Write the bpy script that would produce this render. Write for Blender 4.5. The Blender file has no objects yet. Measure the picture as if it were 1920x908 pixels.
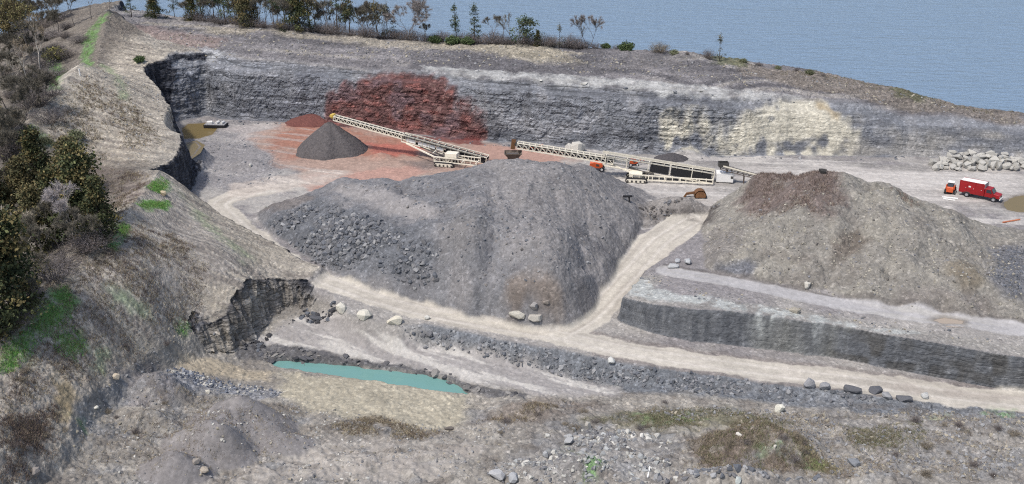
import bpy, bmesh, math, random
import numpy as np
from mathutils import Vector, Matrix
random.seed(7); RNG = np.random.default_rng(11)
SC = bpy.context.scene; COL = SC.collection
PI = math.pi

# ------------------------------------------------------------------ camera
CAM_H, PITCH, HFOV = 70.0, math.radians(21.6), math.radians(50)
FPX = 960 / math.tan(HFOV / 2)
CP, SP = math.cos(PITCH), math.sin(PITCH)
cam = bpy.data.cameras.new("camera"); cam_ob = bpy.data.objects.new("camera", cam); COL.objects.link(cam_ob)
cam.sensor_width = 36; cam.lens = 18 / math.tan(HFOV / 2); cam.clip_start = 1; cam.clip_end = 9000
cam_ob.location = (0, 0, CAM_H); cam_ob.rotation_euler = (PI / 2 - PITCH, 0, 0)
SC.camera = cam_ob

def ray(u, v):
    dx = (u - 960) / FPX; dy = -(v - 454) / FPX
    return np.array([dx, CP + dy * SP, -SP + dy * CP])
def P(u, v, z):
    """world point seen in direction (u, v) at height z"""
    d = ray(u, v); t = (z - CAM_H) / d[2]
    return np.array([d[0] * t, d[1] * t, z])

# ------------------------------------------------------------------ noise
PERM = RNG.permutation(256).astype(np.int32); VALS = RNG.random(256).astype(np.float32)
def _sm(t): return t * t * t * (t * (t * 6 - 15) + 10)
def n3(x, y, z):
    x = np.asarray(x, np.float32); y = np.asarray(y, np.float32); z = np.asarray(z, np.float32)
    x, y, z = np.broadcast_arrays(x, y, z)
    fx, fy, fz = np.floor(x), np.floor(y), np.floor(z)
    ix, iy, iz = fx.astype(np.int32), fy.astype(np.int32), fz.astype(np.int32)
    tx, ty, tz = _sm(x - fx), _sm(y - fy), _sm(z - fz)
    def c(a, b, d): return VALS[PERM[(PERM[(PERM[(ix + a) & 255] + iy + b) & 255] + iz + d) & 255]]
    a = c(0,0,0) * (1-tx) + c(1,0,0) * tx; b = c(0,1,0) * (1-tx) + c(1,1,0) * tx
    e = c(0,0,1) * (1-tx) + c(1,0,1) * tx; f = c(0,1,1) * (1-tx) + c(1,1,1) * tx
    return ((a * (1-ty) + b * ty) * (1-tz) + (e * (1-ty) + f * ty) * tz) * 2 - 1
def n2(x, y, s=0.0):
    x = np.asarray(x, np.float32); y = np.asarray(y, np.float32)
    fx, fy = np.floor(x), np.floor(y); k = int(s) * 37
    ix, iy = fx.astype(np.int32), fy.astype(np.int32); tx, ty = _sm(x - fx), _sm(y - fy)
    def c(a, b): return VALS[PERM[(PERM[(ix + a + k) & 255] + iy + b) & 255]]
    return ((c(0,0) * (1-tx) + c(1,0) * tx) * (1-ty) + (c(0,1) * (1-tx) + c(1,1) * tx) * ty) * 2 - 1
def fbm2(x, y, o=4, s=0, g=0.5):
    r = 0; a = 1; t = 0
    for i in range(o):
        r = r + a * n2(x * 2 ** i + 13.7 * i, y * 2 ** i - 7.3 * i, s + i); t += a; a *= g
    return r / t
def ss(a, b, x):
    t = np.clip((x - a) / (b - a), 0, 1); return t * t * (3 - 2 * t)

# ------------------------------------------------------------------ helpers for surfaces
def rbf(pts, lam=0.02, c=4.0):
    pts = np.array(pts, float); X = pts[:, :2]; n = len(X)
    D = np.hypot(X[:, None, 0] - X[None, :, 0], X[:, None, 1] - X[None, :, 1])
    A = np.zeros((n + 3, n + 3)); A[:n, :n] = np.sqrt(D ** 2 + c * c) - lam * np.eye(n) * c
    A[:n, n] = 1; A[:n, n + 1:] = X / 100; A[n, :n] = 1; A[n + 1:, :n] = X.T / 100
    w = np.linalg.solve(A, np.concatenate([pts[:, 2], np.zeros(3)]))
    def f(x, y):
        r = w[n] + w[n + 1] * x / 100 + w[n + 2] * y / 100
        for i in range(n): r = r + w[i] * np.sqrt((x - X[i, 0]) ** 2 + (y - X[i, 1]) ** 2 + c * c)
        return r
    return f
def sdf_line(x, y, L):
    d = np.full(x.shape, 1e9)
    for (ax, ay), (bx, by) in zip(L[:-1], L[1:]):
        ex, ey = bx - ax, by - ay; q = ex * ex + ey * ey + 1e-9
        t = np.clip(((x - ax) * ex + (y - ay) * ey) / q, 0, 1)
        d = np.minimum(d, (x - ax - t * ex) ** 2 + (y - ay - t * ey) ** 2)
    return np.sqrt(d)
def sdf_poly(x, y, L):
    """positive inside"""
    L = [tuple(p[:2]) for p in L]; C = L + [L[0]]
    ins = np.zeros(x.shape, bool)
    for (ax, ay), (bx, by) in zip(C[:-1], C[1:]):
        c = ((ay > y) != (by > y)) & (x < (bx - ax) * (y - ay) / (by - ay + 1e-12) + ax)
        ins ^= c
    d = sdf_line(x, y, C)
    return np.where(ins, d, -d)
def smax(a, b, k):
    h = np.clip(0.5 + 0.5 * (a - b) / k, 0, 1); return b * (1 - h) + a * h + k * h * (1 - h)

# ------------------------------------------------------------------ raster of the land
X0, X1, Y0, Y1, DS = -210.0, 210.0, 66.0, 345.0, 0.25
gx = np.arange(X0, X1 + DS, DS); gy = np.arange(Y0, Y1 + DS, DS)
GX, GY = np.meshgrid(gx, gy)
cxs = np.arange(X0, X1 + 2, 1.5); cys = np.arange(Y0, Y1 + 2, 1.5)
CX, CY = np.meshgrid(cxs, cys)
def bil(R, x, y, x0=X0, y0=Y0, ds=DS):
    fx = np.clip((x - x0) / ds, 0, R.shape[1] - 1.001); fy = np.clip((y - y0) / ds, 0, R.shape[0] - 1.001)
    ix = fx.astype(np.int32); iy = fy.astype(np.int32); tx = fx - ix; ty = fy - iy
    return (R[iy, ix] * (1-tx) + R[iy, ix+1] * tx) * (1-ty) + (R[iy+1, ix] * (1-tx) + R[iy+1, ix+1] * tx) * ty
def surf(pts, **k):
    f = rbf([P(*p) if len(p) == 3 else p[:3] for p in pts], **k)   # 4-tuples are world points (x, y, z, None)
    return bil(f(CX, CY), GX, GY, X0, Y0, 1.5)
W = lambda x, y, z: (x, y, z, None)
NLO = fbm2(GX / 7, GY / 7, 3, 3); NMI = fbm2(GX / 2.2, GY / 2.2, 3, 5)

# A : quarry floor and the right-hand bench
SA = surf([(345,235,0),(700,245,0),(900,270,0),(1200,295,0),(1500,300,0),(1900,305,0.2),(500,330,0),(900,310,0),(1250,345,0),
           (1250,400,0),(1830,375,0),(1900,400,0),(1200,540,-1.7),(1300,550,-.9),(1500,580,-1.4),(1700,610,-2),(1900,640,-2.6),
           (1310,510,-.6),(1500,540,-1),(1700,575,-1.5),(1910,605,-2),W(0,170,-.5),W(60,120,-3),W(110,160,-2),W(-60,190,0),W(-80,230,0),W(130,220,.3),W(0,260,0)])
# R : haul road and ramp
SR = surf([(600,330,0),(500,350,0),(420,378,-.6),(470,440,-1.6),(570,505,-3),(700,560,-4.4),(850,595,-5.4),(1060,630,-6),(1300,672,-6.5),
           (1600,718,-7.2),(1920,752,-8),(1100,590,-5.5),(1150,540,-4.1),(1220,470,-2),(1280,435,-.6),(1320,412,0),(640,540,-3.8),(1000,600,-5.7),
           (1180,620,-6.1),(1400,663,-6.7),(1700,712,-7.4),(1920,735,-7.9),W(0,200,-.5),W(-30,195,-1),W(80,115,-8),W(120,120,-8.5)])
# pit floor and foreground
SF = surf([(480,630,-8.4),(560,590,-7.2),(600,600,-7.6),(700,612,-7.7),(650,650,-8.5),(850,685,-8.8),(1000,712,-9),(1130,738,-9.1),(1000,690,-8.9),
           (600,722,-9.6),(700,750,-9.4),(850,765,-9.1),(540,700,-9.5),(650,790,-8.8),(440,680,-8.9),(400,690,-8.2),(340,668,-6.6),(260,690,-5.4),
           (700,700,-9.6),(820,722,-9.6),(900,750,-9),
           (1150,752,-8.6),(1300,770,-7.7),(1450,772,-7.6),(1680,772,-7.9),(1780,752,-8.0),(1920,775,-8.1),(1300,840,-7.2),(1600,850,-7.8),(1900,850,-7.8),
           (950,800,-7.8),(900,850,-8.2),(700,860,-8.6),(500,850,-8.5),(350,760,-7.4),(250,760,-6.2),(140,800,-5.2),(120,870,-5.5),(60,920,-5),(420,740,-8.4),(560,880,-8.6),(300,890,-7.4),
           (1000,910,-8),(1500,910,-7.5),(1900,910,-7.5),(500,920,-8.2),W(0,80,-8),W(60,80,-7.5),W(-50,85,-6),W(120,120,-8),W(1,160,-8.8),W(50,140,-8.5)])
# L : left embankments
SL = surf([(200,30,20),(155,130,19),(110,180,17),(60,240,14),(50,300,10),(180,303,8.6),(290,322,8.8),(345,240,9.6),(310,180,11.6),(270,130,13.4),(380,96,14.2),
           (250,200,13.2),(200,260,11),(230,80,17),(300,70,15.2),(300,335,8.6),(270,370,9.0),(250,400,9.1),(150,500,8.2),(60,595,6.4),(0,668,4.6),
           (400,385,3.4),(480,440,.8),(560,492,-1.4),(590,503,-1.9),(500,515,-1.2),(440,560,-1),(380,600,-3.2),(420,480,3.2),(300,500,5.2),(200,600,3.2),(330,430,6),(300,600,.2),
           (340,650,-4.6),(260,680,-3.6),(150,680,.5),(60,740,1.2),(120,790,-2.4),(30,850,-.5),(60,900,-4),(0,790,2.0),
           (390,440,4.3),(480,480,.6),(330,640,-3.6),
           (180,340,8.2),(220,360,8.4),(100,440,5.8),(20,560,5.2),(150,420,6.2),(0,470,1.0),(60,380,3),(0,250,4),(0,120,9),(60,60,12),(0,20,12),(120,90,15.5),(100,20,15),
           W(-125,200,0),W(-125,150,-1),W(-100,110,0),W(-85,100,0),W(-70,90,-1),W(-150,250,2),W(-150,300,5),W(-48,95,-5),W(-40,110,-7)])
# B : ground behind the back wall
SB = surf([(450,112,13.3),(600,120,12.8),(700,130,12.4),(900,143,13.0),(1050,152,12.9),(1200,166,12.6),(1350,178,11.7),(1500,187,10.4),(1700,216,7.4),(1900,240,5.3),
           (380,96,14.2),(300,95,14.4),(1150,158,12.7),(1400,180,11.4),
           W(-107,296,17.5),W(-80,288,17.0),W(-60,283,16.9),W(-39,275,15.7),W(0,268,15.7),(1000,86,15.7),(1300,106,15.3),(1500,136,13.6),(1700,176,10.2),(1920,211,7.0),
           (700,100,14.2),(1000,115,14.4),(1300,140,13.8),(500,80,15.6),(1600,180,10.9),(1800,215,7.4),
           W(140,222,4.4),W(170,210,3),W(-110,320,15),W(-60,312,10),W(0,296,9),W(45,285,8),W(80,266,6),W(120,246,1),W(-150,300,14),W(-140,330,5),W(-60,335,-4),W(0,322,-12),W(60,308,-14),W(110,280,-15),W(150,250,-15),W(190,230,-15),W(0,345,-24),W(-140,345,-4)])
# C : big grey heap in the middle
SCN = surf([(960,302,9.3),(1020,306,8.6),(1085,306,8.7),(880,328,8.2),(800,335,6.6),(700,342,5.0),(625,345,4.2),(600,365,3.6),(545,385,1.8),(480,398,-.6),(520,440,-1.0),(560,470,-2.2),
            (640,380,4.3),(700,395,4.8),(780,405,5.2),(830,400,6.0),(900,380,7.4),(620,440,1.6),(700,450,2.2),(780,455,3.0),(850,440,4.9),(920,440,5.2),(960,450,4.6),(1060,440,4.6),(1000,370,7.6),(1100,360,6.7),
            (640,510,-2.4),(720,515,-1.2),(820,510,-.2),(860,525,.2),(900,500,1.8),(1000,500,2.2),(1080,490,1.8),(760,553,-3.6),(800,550,-3.0),(880,562,-2.9),(850,582,-4.9),(920,575,-3.2),(960,590,-5.3),(940,550,-2.0),(1010,545,-1.6),(1050,601,-5.8),(1080,570,-4.3),(1110,545,-3.4),
            (1150,480,-1.2),(1185,425,0),(1150,420,2),(1190,390,1.1),(1170,350,2.6),(1140,330,3.6),W(35,195,-.6),W(30,212,-3),W(10,216,-4),W(-20,214,-4),W(-45,208,-5),W(-60,200,-6),W(-52,185,-5),W(20,150,-9),W(45,180,-6),W(0,140,-12),W(-30,150,-10),W(-45,170,-7)])
# D : tan heap on the right
SD = surf([(1330,440,-.4),(1345,412,.2),(1372,382,2.8),(1400,354,6.0),(1480,331,8.8),(1560,328,9.8),(1640,342,9.2),(1700,370,7.6),(1790,402,5.6),(1870,450,2.6),(1920,462,2.4),(1310,505,-1.0),(1500,548,-1.2),(1700,588,-1.6),(1920,612,-2.2),
            (1400,430,4.0),(1480,420,5.6),(1580,400,7.0),(1560,440,4.9),(1600,470,2.9),(1680,430,5.8),(1760,450,4.5),(1740,500,2.6),(1800,530,1.6),(1850,500,2.0),(1680,480,3.7),(1400,480,2.0),(1500,500,1.3),(1600,530,.4),(1680,530,1.2),(1760,570,-.4),(1340,470,.8),(1900,520,1.6),(1880,580,-.8),
            (1350,450,1.6),(1900,430,1.2),
            W(40,186,-1.5),W(30,170,-3),W(50,197,-3),W(65,198,-3),W(80,192,-2.5),W(100,180,-1),W(110,170,0),W(30,150,-7),W(60,143,-7),W(90,138,-7),W(120,140,-5),W(120,190,-4),W(60,215,-7)], c=3.0)

def poly(px): return [tuple(P(*p)[:2]) if len(p) == 3 else (p[0], p[1]) for p in px]
# corridor of road and ramp, cut below the bench : right-hand limit is the bench edge
CORR = poly([(1920,668,-2.7),(1800,650,-2.4),(1700,634,-2.2),(1600,617,-1.9),(1500,601,-1.6),(1400,587,-1.2),(1300,576,-.8),(1220,567,-1.4),(1170,560,-2.1),(1190,540,-2),(1215,510,-1.8),(1262,478,-1.1),(1320,430,-.1)]) + \
       [(33,196),(0,205),(-30,212),(-48,214),(-58,206),(-75,200),(-75,60),(200,60),(200,137)]
PIT = poly([(588,540,-4),(612,552,-4),(640,572,-4.2),(660,588,-4.4),(690,596,-4.5),(745,605,-4.8),(800,606,-5.2),(880,622,-5.6),(980,645,-6.0),(1080,662,-6.2),(1180,680,-6.4),(1300,697,-6.6),(1400,708,-6.8),(1500,722,-7.0),(1600,735,-7.3),(1680,748,-7.6),(1760,752,-7.8),(1830,760,-7.9),(1920,775,-8.0)]) + [(130,125),(200,100),(200,60),(-80,60),(-80,110),(-58,140),(-46,160),(-42,168)]
LEFT = poly([(380,96,14.2),(330,103,14),(272,128,13.4),(310,180,11.6),(332,215,10.4),(345,242,9.6),(338,275,9.2),(292,323,8.8),(318,337,7.6),(400,385,3.4),(480,440,.8),(558,486,-1.2),(592,502,-2.0),(575,516,-2.2),(530,515,-1.6),(500,518,-1.2),(452,545,-.9),(420,572,-1.2),(380,602,-3),(372,620,-3.8),(372,640,-5.5),(350,660,-5.8),(280,690,-5),(215,735,-5),(150,800,-5),(118,870,-5),(55,930,-5)]) + \
       [(-45,70),(-215,70),(-215,350),(-115,350),(-112,300),(-100,285)]
BACK = poly([(310,110,14),(385,97,14.2),(450,112,13.3),(600,122,12.8),(700,132,12.4),(800,138,12.6),(900,145,13.0),(1050,154,12.9),(1200,168,12.6),(1350,180,11.7),(1500,190,10.4),(1600,204,9),(1700,218,7.4),(1800,230,6.3),(1920,243,5.2)]) + [(150,218),(215,205),(215,350),(-130,350),(-115,300),(-95,262)]

e1 = sdf_poly(GX, GY, CORR) + NLO * .4 + NMI * .12
H = SA + (SR - SA) * np.where(GX > 12, ss(-.1, .95, e1), ss(-.3, 1.3, e1))
M_CORR = e1
FOOTC = poly([(600,328,0),(540,372,0),(480,385,-.3),(455,398,-.6),(480,420,-1.2),(510,445,-1.8),(560,480,-2.6),(640,522,-3.6),(720,552,-4.6),(800,574,-5.2),(900,592,-5.6),(1000,606,-5.8),(1050,606,-5.8),(1090,570,-4.8),(1130,530,-3.6),(1165,480,-2.2),(1190,440,-1),(1205,415,0)]) + [(36,200),(28,208),(0,214),(-25,213)]
FC = sdf_poly(GX, GY, FOOTC) + NLO * .6 + NMI * .3
HC = SCN + fbm2(GX / 9, GY / 9, 3, 9) * .55 
_a = np.arctan2(GY - 192, GX - 6); _r = np.hypot(GX - 6, GY - 192)
HC = HC - np.abs(n2(_a * 9 + .5 * NLO, _r * .07, 3)) * .55 * ss(3, 12, _r) + .2 * ss(3, 12, _r)
def cones(HX, S, L, slope, up, k):
    for u_, v_, z_ in L:
        cx_, cy_, _ = P(u_, v_, z_); z0 = float(bil(S, np.array([cx_]), np.array([cy_]))[0]) + up
        HX = smax(HX, z0 - slope * np.hypot(GX - cx_, (GY - cy_)) * (1 + .10 * NLO), k)
    return HX
HC = cones(HC, SCN, [(968,304,9.3),(1085,306,8.7),(885,328,8.2),(1010,375,7.4),(1075,420,5.2),(940,440,4.9),(800,345,6.2),(705,345,5.0),(1020,490,2.2),(880,505,1.6),(640,385,4.3),(740,430,3.2),(1130,372,4.6)], .66, .5, .25)
def groove(HX, S, L, dep, wid):
    pts = []
    for u_, v_ in L:
        z_ = 3.0
        for _ in range(6): c_ = P(u_, v_, z_); z_ = float(bil(S, c_[:1], c_[1:2])[0])
        pts.append(tuple(P(u_, v_, z_)[:2]))
    d_ = sdf_line(GX + 1.1 * NLO, GY + 1.1 * NMI, pts); return HX - dep * np.exp(-(d_ / wid) ** 1.3) + .35 * dep * np.exp(-((d_ - 2.2 * wid) / wid) ** 2)
for L_, d_, w_ in [([(890,340),(845,395),(850,450),(830,530)],1.3,1.6),([(1010,325),(1085,380),(1120,460)],1.0,1.5),([(960,400),(930,450),(905,520),(900,575)],1.1,1.5),([(610,352),(700,397),(830,404)],1.0,1.5),([(720,340),(760,365),(840,372)],.9,1.2),([(1090,460),(1040,520),(1050,590)],.8,1.4),([(640,400),(690,450),(700,510)],.9,1.4)]: HC = groove(HC, SCN, L_, d_ * .62, w_ * 1.1)
HC = HC - np.clip(2.6 - FC, 0, 60) * .42 - np.clip(-FC, 0, 60) * 1.2
M_C = HC - H
H = smax(H, HC, .5)
e2 = sdf_poly(GX, GY, PIT) + NLO * .7 + NMI * .3
M_PIT = e2
H = H + (SF - H) * ss(-.5, 2.6, e2)
HD = SD + fbm2(GX / 8, GY / 8, 3, 15) * .75
_a = np.arctan2(GY - 186, GX - 66); _r = np.hypot(GX - 66, GY - 186)
HD = HD - np.abs(n2(_a * 8 + .6 * NLO, _r * .08, 7)) * .5 * ss(3, 10, _r) + .15 * ss(3, 10, _r)
HD = cones(HD, SD, [(1410,356,6.6),(1480,332,8.8),(1560,329,9.8),(1640,343,9.2),(1705,372,7.6),(1790,404,5.6),(1440,425,4.8),(1570,405,6.8),(1680,435,5.7),(1770,455,4.3),(1520,495,1.5),(1650,505,2.2),(1740,505,2.5),(1400,478,2.0),(1860,500,2)], .56, .5, .25)
for L_, d_, w_ in [([(1390,478),(1500,490),(1590,470),(1620,445)],1.2,1.7),([(1440,412),(1540,418),(1640,428)],1.0,1.4),([(1680,470),(1740,480),(1810,470)],1.0,1.4),([(1820,425),(1855,490),(1840,560)],1.1,1.6),([(1620,400),(1660,450),(1690,540)],.9,1.4),([(1460,500),(1480,535)],.8,1.3)]: HD = groove(HD, SD, L_, d_ * .65, w_ * 1.1)
FOOTD = poly([(1345,402,0),(1318,425,-.2),(1290,462,-.5),(1285,488,-.7),(1330,510,-.8),(1500,546,-1.1),(1700,584,-1.5),(1930,618,-2)]) + [(130,150),(130,200),(70,212),(45,205)]
FD = sdf_poly(GX, GY, FOOTD) + NLO * .5
HD = HD - np.clip(1.5 - FD, 0, 60) * .35 - np.clip(-FD, 0, 60) * 1.0
M_D = np.where(M_CORR > .6, -5, HD - H)
H = np.where(M_CORR > .6, H, smax(H, HD, .5))
# back wall
e3 = sdf_poly(GX, GY, BACK) + NLO * 1.3 + NMI * .35
M_B = e3
SBn = SB + ss(6, 14, e3) * (0.5 * np.sin(SB * 5 + NLO * 1.5) * .45 + NLO * .3)
H = H + (SBn - H) * (0.82 * ss(-6.0, -1.0, e3) + 0.18 * ss(-1.5, 2.5, e3))
e4 = sdf_poly(GX, GY, LEFT) + NLO * .7 + NMI * .35 + .9 * ss(182, 176, GY) * ss(150, 154, GY) * ss(-52, -46, GX)
M_L = e4
CREST1 = poly([(205,28,20),(155,130,19),(110,180,17),(60,240,14),(50,300,10)]); CREST2 = poly([(300,335,8.6),(250,400,9.1),(150,500,8.2),(60,595,6.4),(0,668,4.6)])
dcr = np.minimum(sdf_line(GX, GY, CREST1), sdf_line(GX, GY, CREST2)) + .5 * NLO
HL = SL + fbm2(GX / 10, GY / 5, 3, 21) * .25 + 1.5 * np.exp(-np.abs(dcr) / 2.6)
H = H + (HL - H) * ss(-1.4, .5, e4)
def mound(H, u, v, z, h, rx, ry, rot=0, p=1.0):
    x, y, _ = P(u, v, z); c, s = math.cos(rot), math.sin(rot)
    dx, dy = GX - x, GY - y; a = (dx * c + dy * s) / rx; b = (-dx * s + dy * c) / ry
    r = np.sqrt(a * a + b * b + .02); m = np.clip(1 - r, 0, 1) ** p
    return H + h * m * (1 + .12 * NLO)
# small heaps
MOUND0 = H.copy()
for m in [(455,800,-8,6.0,8.0,5.5),(390,842,-8,4.2,6.5,4.6),(425,858,-8,3.8,4.6,3.6),(330,890,-7.6,3.8,5.5,3.8),(530,835,-8.4,2.4,5,3.4)]: H = mound(H, *m)
M_MND = H - MOUND0
for m in [(300,740,-7,3.6,5,4),(280,785,-6.5,1.5,5,3),(1255,398,-.1,3.2,6.5,4.2),(1310,400,0,2.0,5,3.5),(470,312,0,1.9,6,4),(1430,835,-7.5,3.2,9,4.5),(1480,860,-7.5,1.6,6,3),(990,775,-8.6,1.3,7,3),
          (1085,885,-7.8,2.6,4.2,2.6),(1000,890,-7.8,1.4,4,2.5),(1370,905,-7.5,2.4,7,2.5),(1140,860,-7.8,1.0,5,3),(1850,810,-8,1.2,6,3),(1700,845,-8,.9,6,3),(1650,900,-7.6,1.2,6,3),(640,340,3.6,1.2,4,3),(715,295,0,1.3,3.2,2.4),(1840,555,-1,1.6,6,4),(1750,580,-1.5,1.2,5,3),
          (1290,290,0,1.6,5,3),(1840,310,.2,2.6,11,4)]: H = mound(H, *m)
# pond and puddles : sunken beds
POND_Z = -9.85
POND = poly([(498,682,-9.8),(530,677,-9.8),(580,679,-9.8),(640,686,-9.8),(700,692,-9.8),(745,697,-9.8),(800,703,-9.8),(835,713,-9.8),(868,730,-9.8),(880,740,-9.8),(860,737,-9.8),(790,727,-9.8),(720,716,-9.8),(640,704,-9.8),(560,692,-9.8)])
e5 = sdf_poly(GX, GY, POND); M_POND = e5
e5 = e5 + NMI * .55; M_POND = e5
# far shore is a low rock ledge, near shore a sand beach
SHORE = poly([(440,668,-9),(500,680,-9),(640,686,-9),(745,697,-9),(835,712,-9),(880,738,-9),(990,745,-9)])
far_side = ss(0, 1.5, (GY - np.interp(GX, [p[0] for p in SHORE], [p[1] for p in SHORE])))
beach = POND_Z + .10 + np.clip(-e5, 0, 9) * .05 + .04 * NMI
nearw = (1 - far_side) * ss(-7, -3, e5)
H = H * (1 - nearw) + nearw * beach
H = np.where((far_side > .5) & (e5 > -5) & (e5 <= 0), np.maximum(H, POND_Z + .55 + .2 * NMI), H)
bed = ss(-.35, .35, e5); H = H * (1 - bed) + bed * (POND_Z - .6)
PUD = {
 'brown': (0.0, poly([(340,240,0),(352,232,0),(385,230,0),(408,240,0),(400,252,0),(372,260,0),(345,260,0)])),
 'ochre': (0.0, poly([(352,296,0),(368,292,0),(378,300,0),(370,312,0),(354,326,0),(346,322,0)])),
 'yard': (0.0, poly([(1880,378,0),(1900,368,0),(1960,362,0),(1970,392,0),(1915,398,0),(1885,393,0)])),
 'bench': (0.0, poly([(1745,600,-2),(1770,596,-2),(1810,602,-2),(1806,609,-2),(1765,608,-2)])),
}
PUDZ = {}
M_PUD = np.full(H.shape, -99.0)
for k, (_, L) in PUD.items():
    cx = np.mean([p[0] for p in L]); cy = np.mean([p[1] for p in L])
    e = sdf_poly(GX, GY, L) + .35 * NMI
    lv = float(np.mean(bil(H, np.array([p[0] for p in L]), np.array([p[1] for p in L]))))
    w = ss(-3, 0, e); H = H * (1 - w) + w * (lv + .03 * NMI) - ss(-.1, .8, e) * .45
    PUDZ[k] = lv - .1; M_PUD = np.maximum(M_PUD, e)

M_RH = H - SR
def hit(u, v):
    d = ray(u, v); d = d / math.hypot(d[0], d[1])
    r = np.arange(80, 345, .1); x = d[0] * r; y = d[1] * r; z = CAM_H + d[2] * r
    h = bil(H, x, y); k = np.argmax(z < h)
    if z[k] >= h[k]: k = len(r) - 1
    return np.array([x[k], y[k], h[k]])
def gz(x, y): return float(bil(H, np.array([x]), np.array([y]))[0])
# ------------------------------------------------------------------ mesh of the land : fans of equal arc length, so cliffs get as many points as flats
NC, NR = 1080, 1150
az = np.linspace(math.radians(-33), math.radians(33), NC)
rr = np.arange(84, 344, .1)
VX = np.empty((NR, NC)); VY = np.empty((NR, NC))
Xs = np.sin(az)[None, :] * rr[:, None]; Ys = np.cos(az)[None, :] * rr[:, None]
Zs = bil(H, Xs, Ys)
dl = np.sqrt(.1 ** 2 + (np.diff(Zs, axis=0) * 1.0) ** 2)
wgt = np.interp(rr[:-1], [84, 100, 150, 230, 285, 300, 344], [.9, 1.05, 1.0, .95, .9, .35, .3])[:, None]
cum = np.vstack([np.zeros((1, NC)), np.cumsum(dl * wgt, axis=0)])
# keep neighbouring columns in step
KW = 36; ker = np.hanning(2 * KW + 3)[1:-1]; ker /= ker.sum()
cs = np.stack([np.convolve(np.pad(cum[i], KW, mode='edge'), ker, 'valid') for i in range(cum.shape[0])])
for j in range(NC):
    q = np.interp(np.linspace(0, cs[-1, j], NR), cs[:, j], rr)
    VX[:, j] = math.sin(az[j]) * q; VY[:, j] = math.cos(az[j]) * q
VZ = bil(H, VX, VY)
x, y, z = VX.ravel(), VY.ravel(), VZ.ravel()
gyy, gxx = np.gradient(H, DS)
sx = bil(gxx, x, y); sy = bil(gyy, x, y); sl = np.hypot(sx, sy)
steep0 = ss(.9, 1.7, sl)
hx, hy = -sx / (sl + 1e-6), -sy / (sl + 1e-6)
mB, mL, mC, mD, mP, mR = (bil(M, x, y) for M in (M_B, M_L, M_C, M_D, M_PIT, M_CORR))
mPond, mPud, mMnd = bil(M_POND, x, y), bil(M_PUD, x, y), bil(M_MND, x, y)
steep = steep0 * ((mB > -9) & (mB < 3.5) | (mL > -3) & (mL < 1.6) & (y > 150) | (mR > -1.6) & (mR < 2.4) & (x > 8) & (y < 170))
steep = steep * ~((mC > .2) & (x < 30) & (mL < -3)) * ((mP < 2) | (mL > -3))
del Xs, Ys, Zs, dl, cum, cs, gxx, gyy

F32 = np.float32
def zone(px, soft=1.0, na=1.0, ns=3.0, world=False, seed=0):
    """mask of a patch of ground; corners are points of the land"""
    L = [tuple(p) for p in px] if world else [tuple(hit(u, v)[:2]) for u, v in px]
    a = np.array(L); m = 3 * (soft + na)
    k = (x > a[:, 0].min() - m) & (x < a[:, 0].max() + m) & (y > a[:, 1].min() - m) & (y < a[:, 1].max() + m)
    out = np.zeros(x.shape)
    if k.any():
        e = sdf_poly(x[k], y[k], L) + na * fbm2(x[k] / ns, y[k] / ns, 3, 31 + seed) * 1.6
        out[k] = ss(-soft, soft, e)
    return out
def line_px(px, n=8):
    a = np.array([P(*p)[:2] for p in px]); o = []
    q = np.vstack([2 * a[0] - a[1], a, 2 * a[-1] - a[-2]])
    for i in range(1, len(q) - 2):
        for t in np.linspace(0, 1, n, endpoint=False):
            o.append(.5 * (2*q[i] + (q[i+1]-q[i-1])*t + (2*q[i-1]-5*q[i]+4*q[i+1]-q[i+2])*t*t + (3*q[i]-q[i-1]-3*q[i+1]+q[i+2])*t**3))
    o.append(q[-2]); return np.array(o)
def dist_line(L, reach):
    k = (x > L[:, 0].min() - reach) & (x < L[:, 0].max() + reach) & (y > L[:, 1].min() - reach) & (y < L[:, 1].max() + reach)
    d = np.full(x.shape, 99.0); sg = np.zeros(x.shape); px_, py_ = x[k], y[k]; best = np.full(px_.shape, 1e9); sl = np.zeros(px_.shape); acc = 0.0; sd_ = np.ones(px_.shape)
    for (ax, ay), (bx, by) in zip(L[:-1], L[1:]):
        ex, ey = bx - ax, by - ay; q = math.hypot(ex, ey) + 1e-9; t = np.clip(((px_ - ax) * ex + (py_ - ay) * ey) / q / q, 0, 1); dd = np.hypot(px_ - ax - t * ex, py_ - ay - t * ey)
        m_ = dd < best; best[m_] = dd[m_]; sl[m_] = acc + t[m_] * q; sd_[m_] = np.sign((px_ - ax) * ey - (py_ - ay) * ex)[m_]; acc += q
    d[k] = best; S_ = np.zeros(x.shape); S_[k] = sl; sg[k] = best * sd_; return d, sg, S_

# ---- roads
ROAD = line_px([(640,325,0),(575,345,0),(510,353,0),(445,366,-.3),(412,382,-.6),(425,402,-.9),(455,430,-1.4),(505,468,-2.2),(575,510,-3),(640,537,-3.8),(710,562,-4.5),(800,585,-5.1),(920,607,-5.6),(1050,630,-6),(1180,655,-6.2),(1300,676,-6.5),(1420,691,-6.8),(1560,710,-7.1),(1700,728,-7.5),(1800,741,-7.7),(1960,760,-8.1)])
RAMP = line_px([(1050,628,-6),(1105,592,-5.4),(1150,545,-4.1),(1195,498,-2.8),(1230,460,-1.7),(1264,434,-.6),(1300,414,-.1)])
BROAD = line_px([(1250,506,-.8),(1300,518,-.8),(1400,537,-1),(1500,556,-1.2),(1600,574,-1.4),(1720,592,-1.7),(1830,607,-2),(1960,625,-2.3)])
(dR, gR, tR), (dM, gM, tM), (dB_, gB, tB) = dist_line(ROAD, 8), dist_line(RAMP, 8), dist_line(BROAD, 6)
en = fbm2(x / 2.5, y / 2.5, 3, 41) * .7
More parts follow.
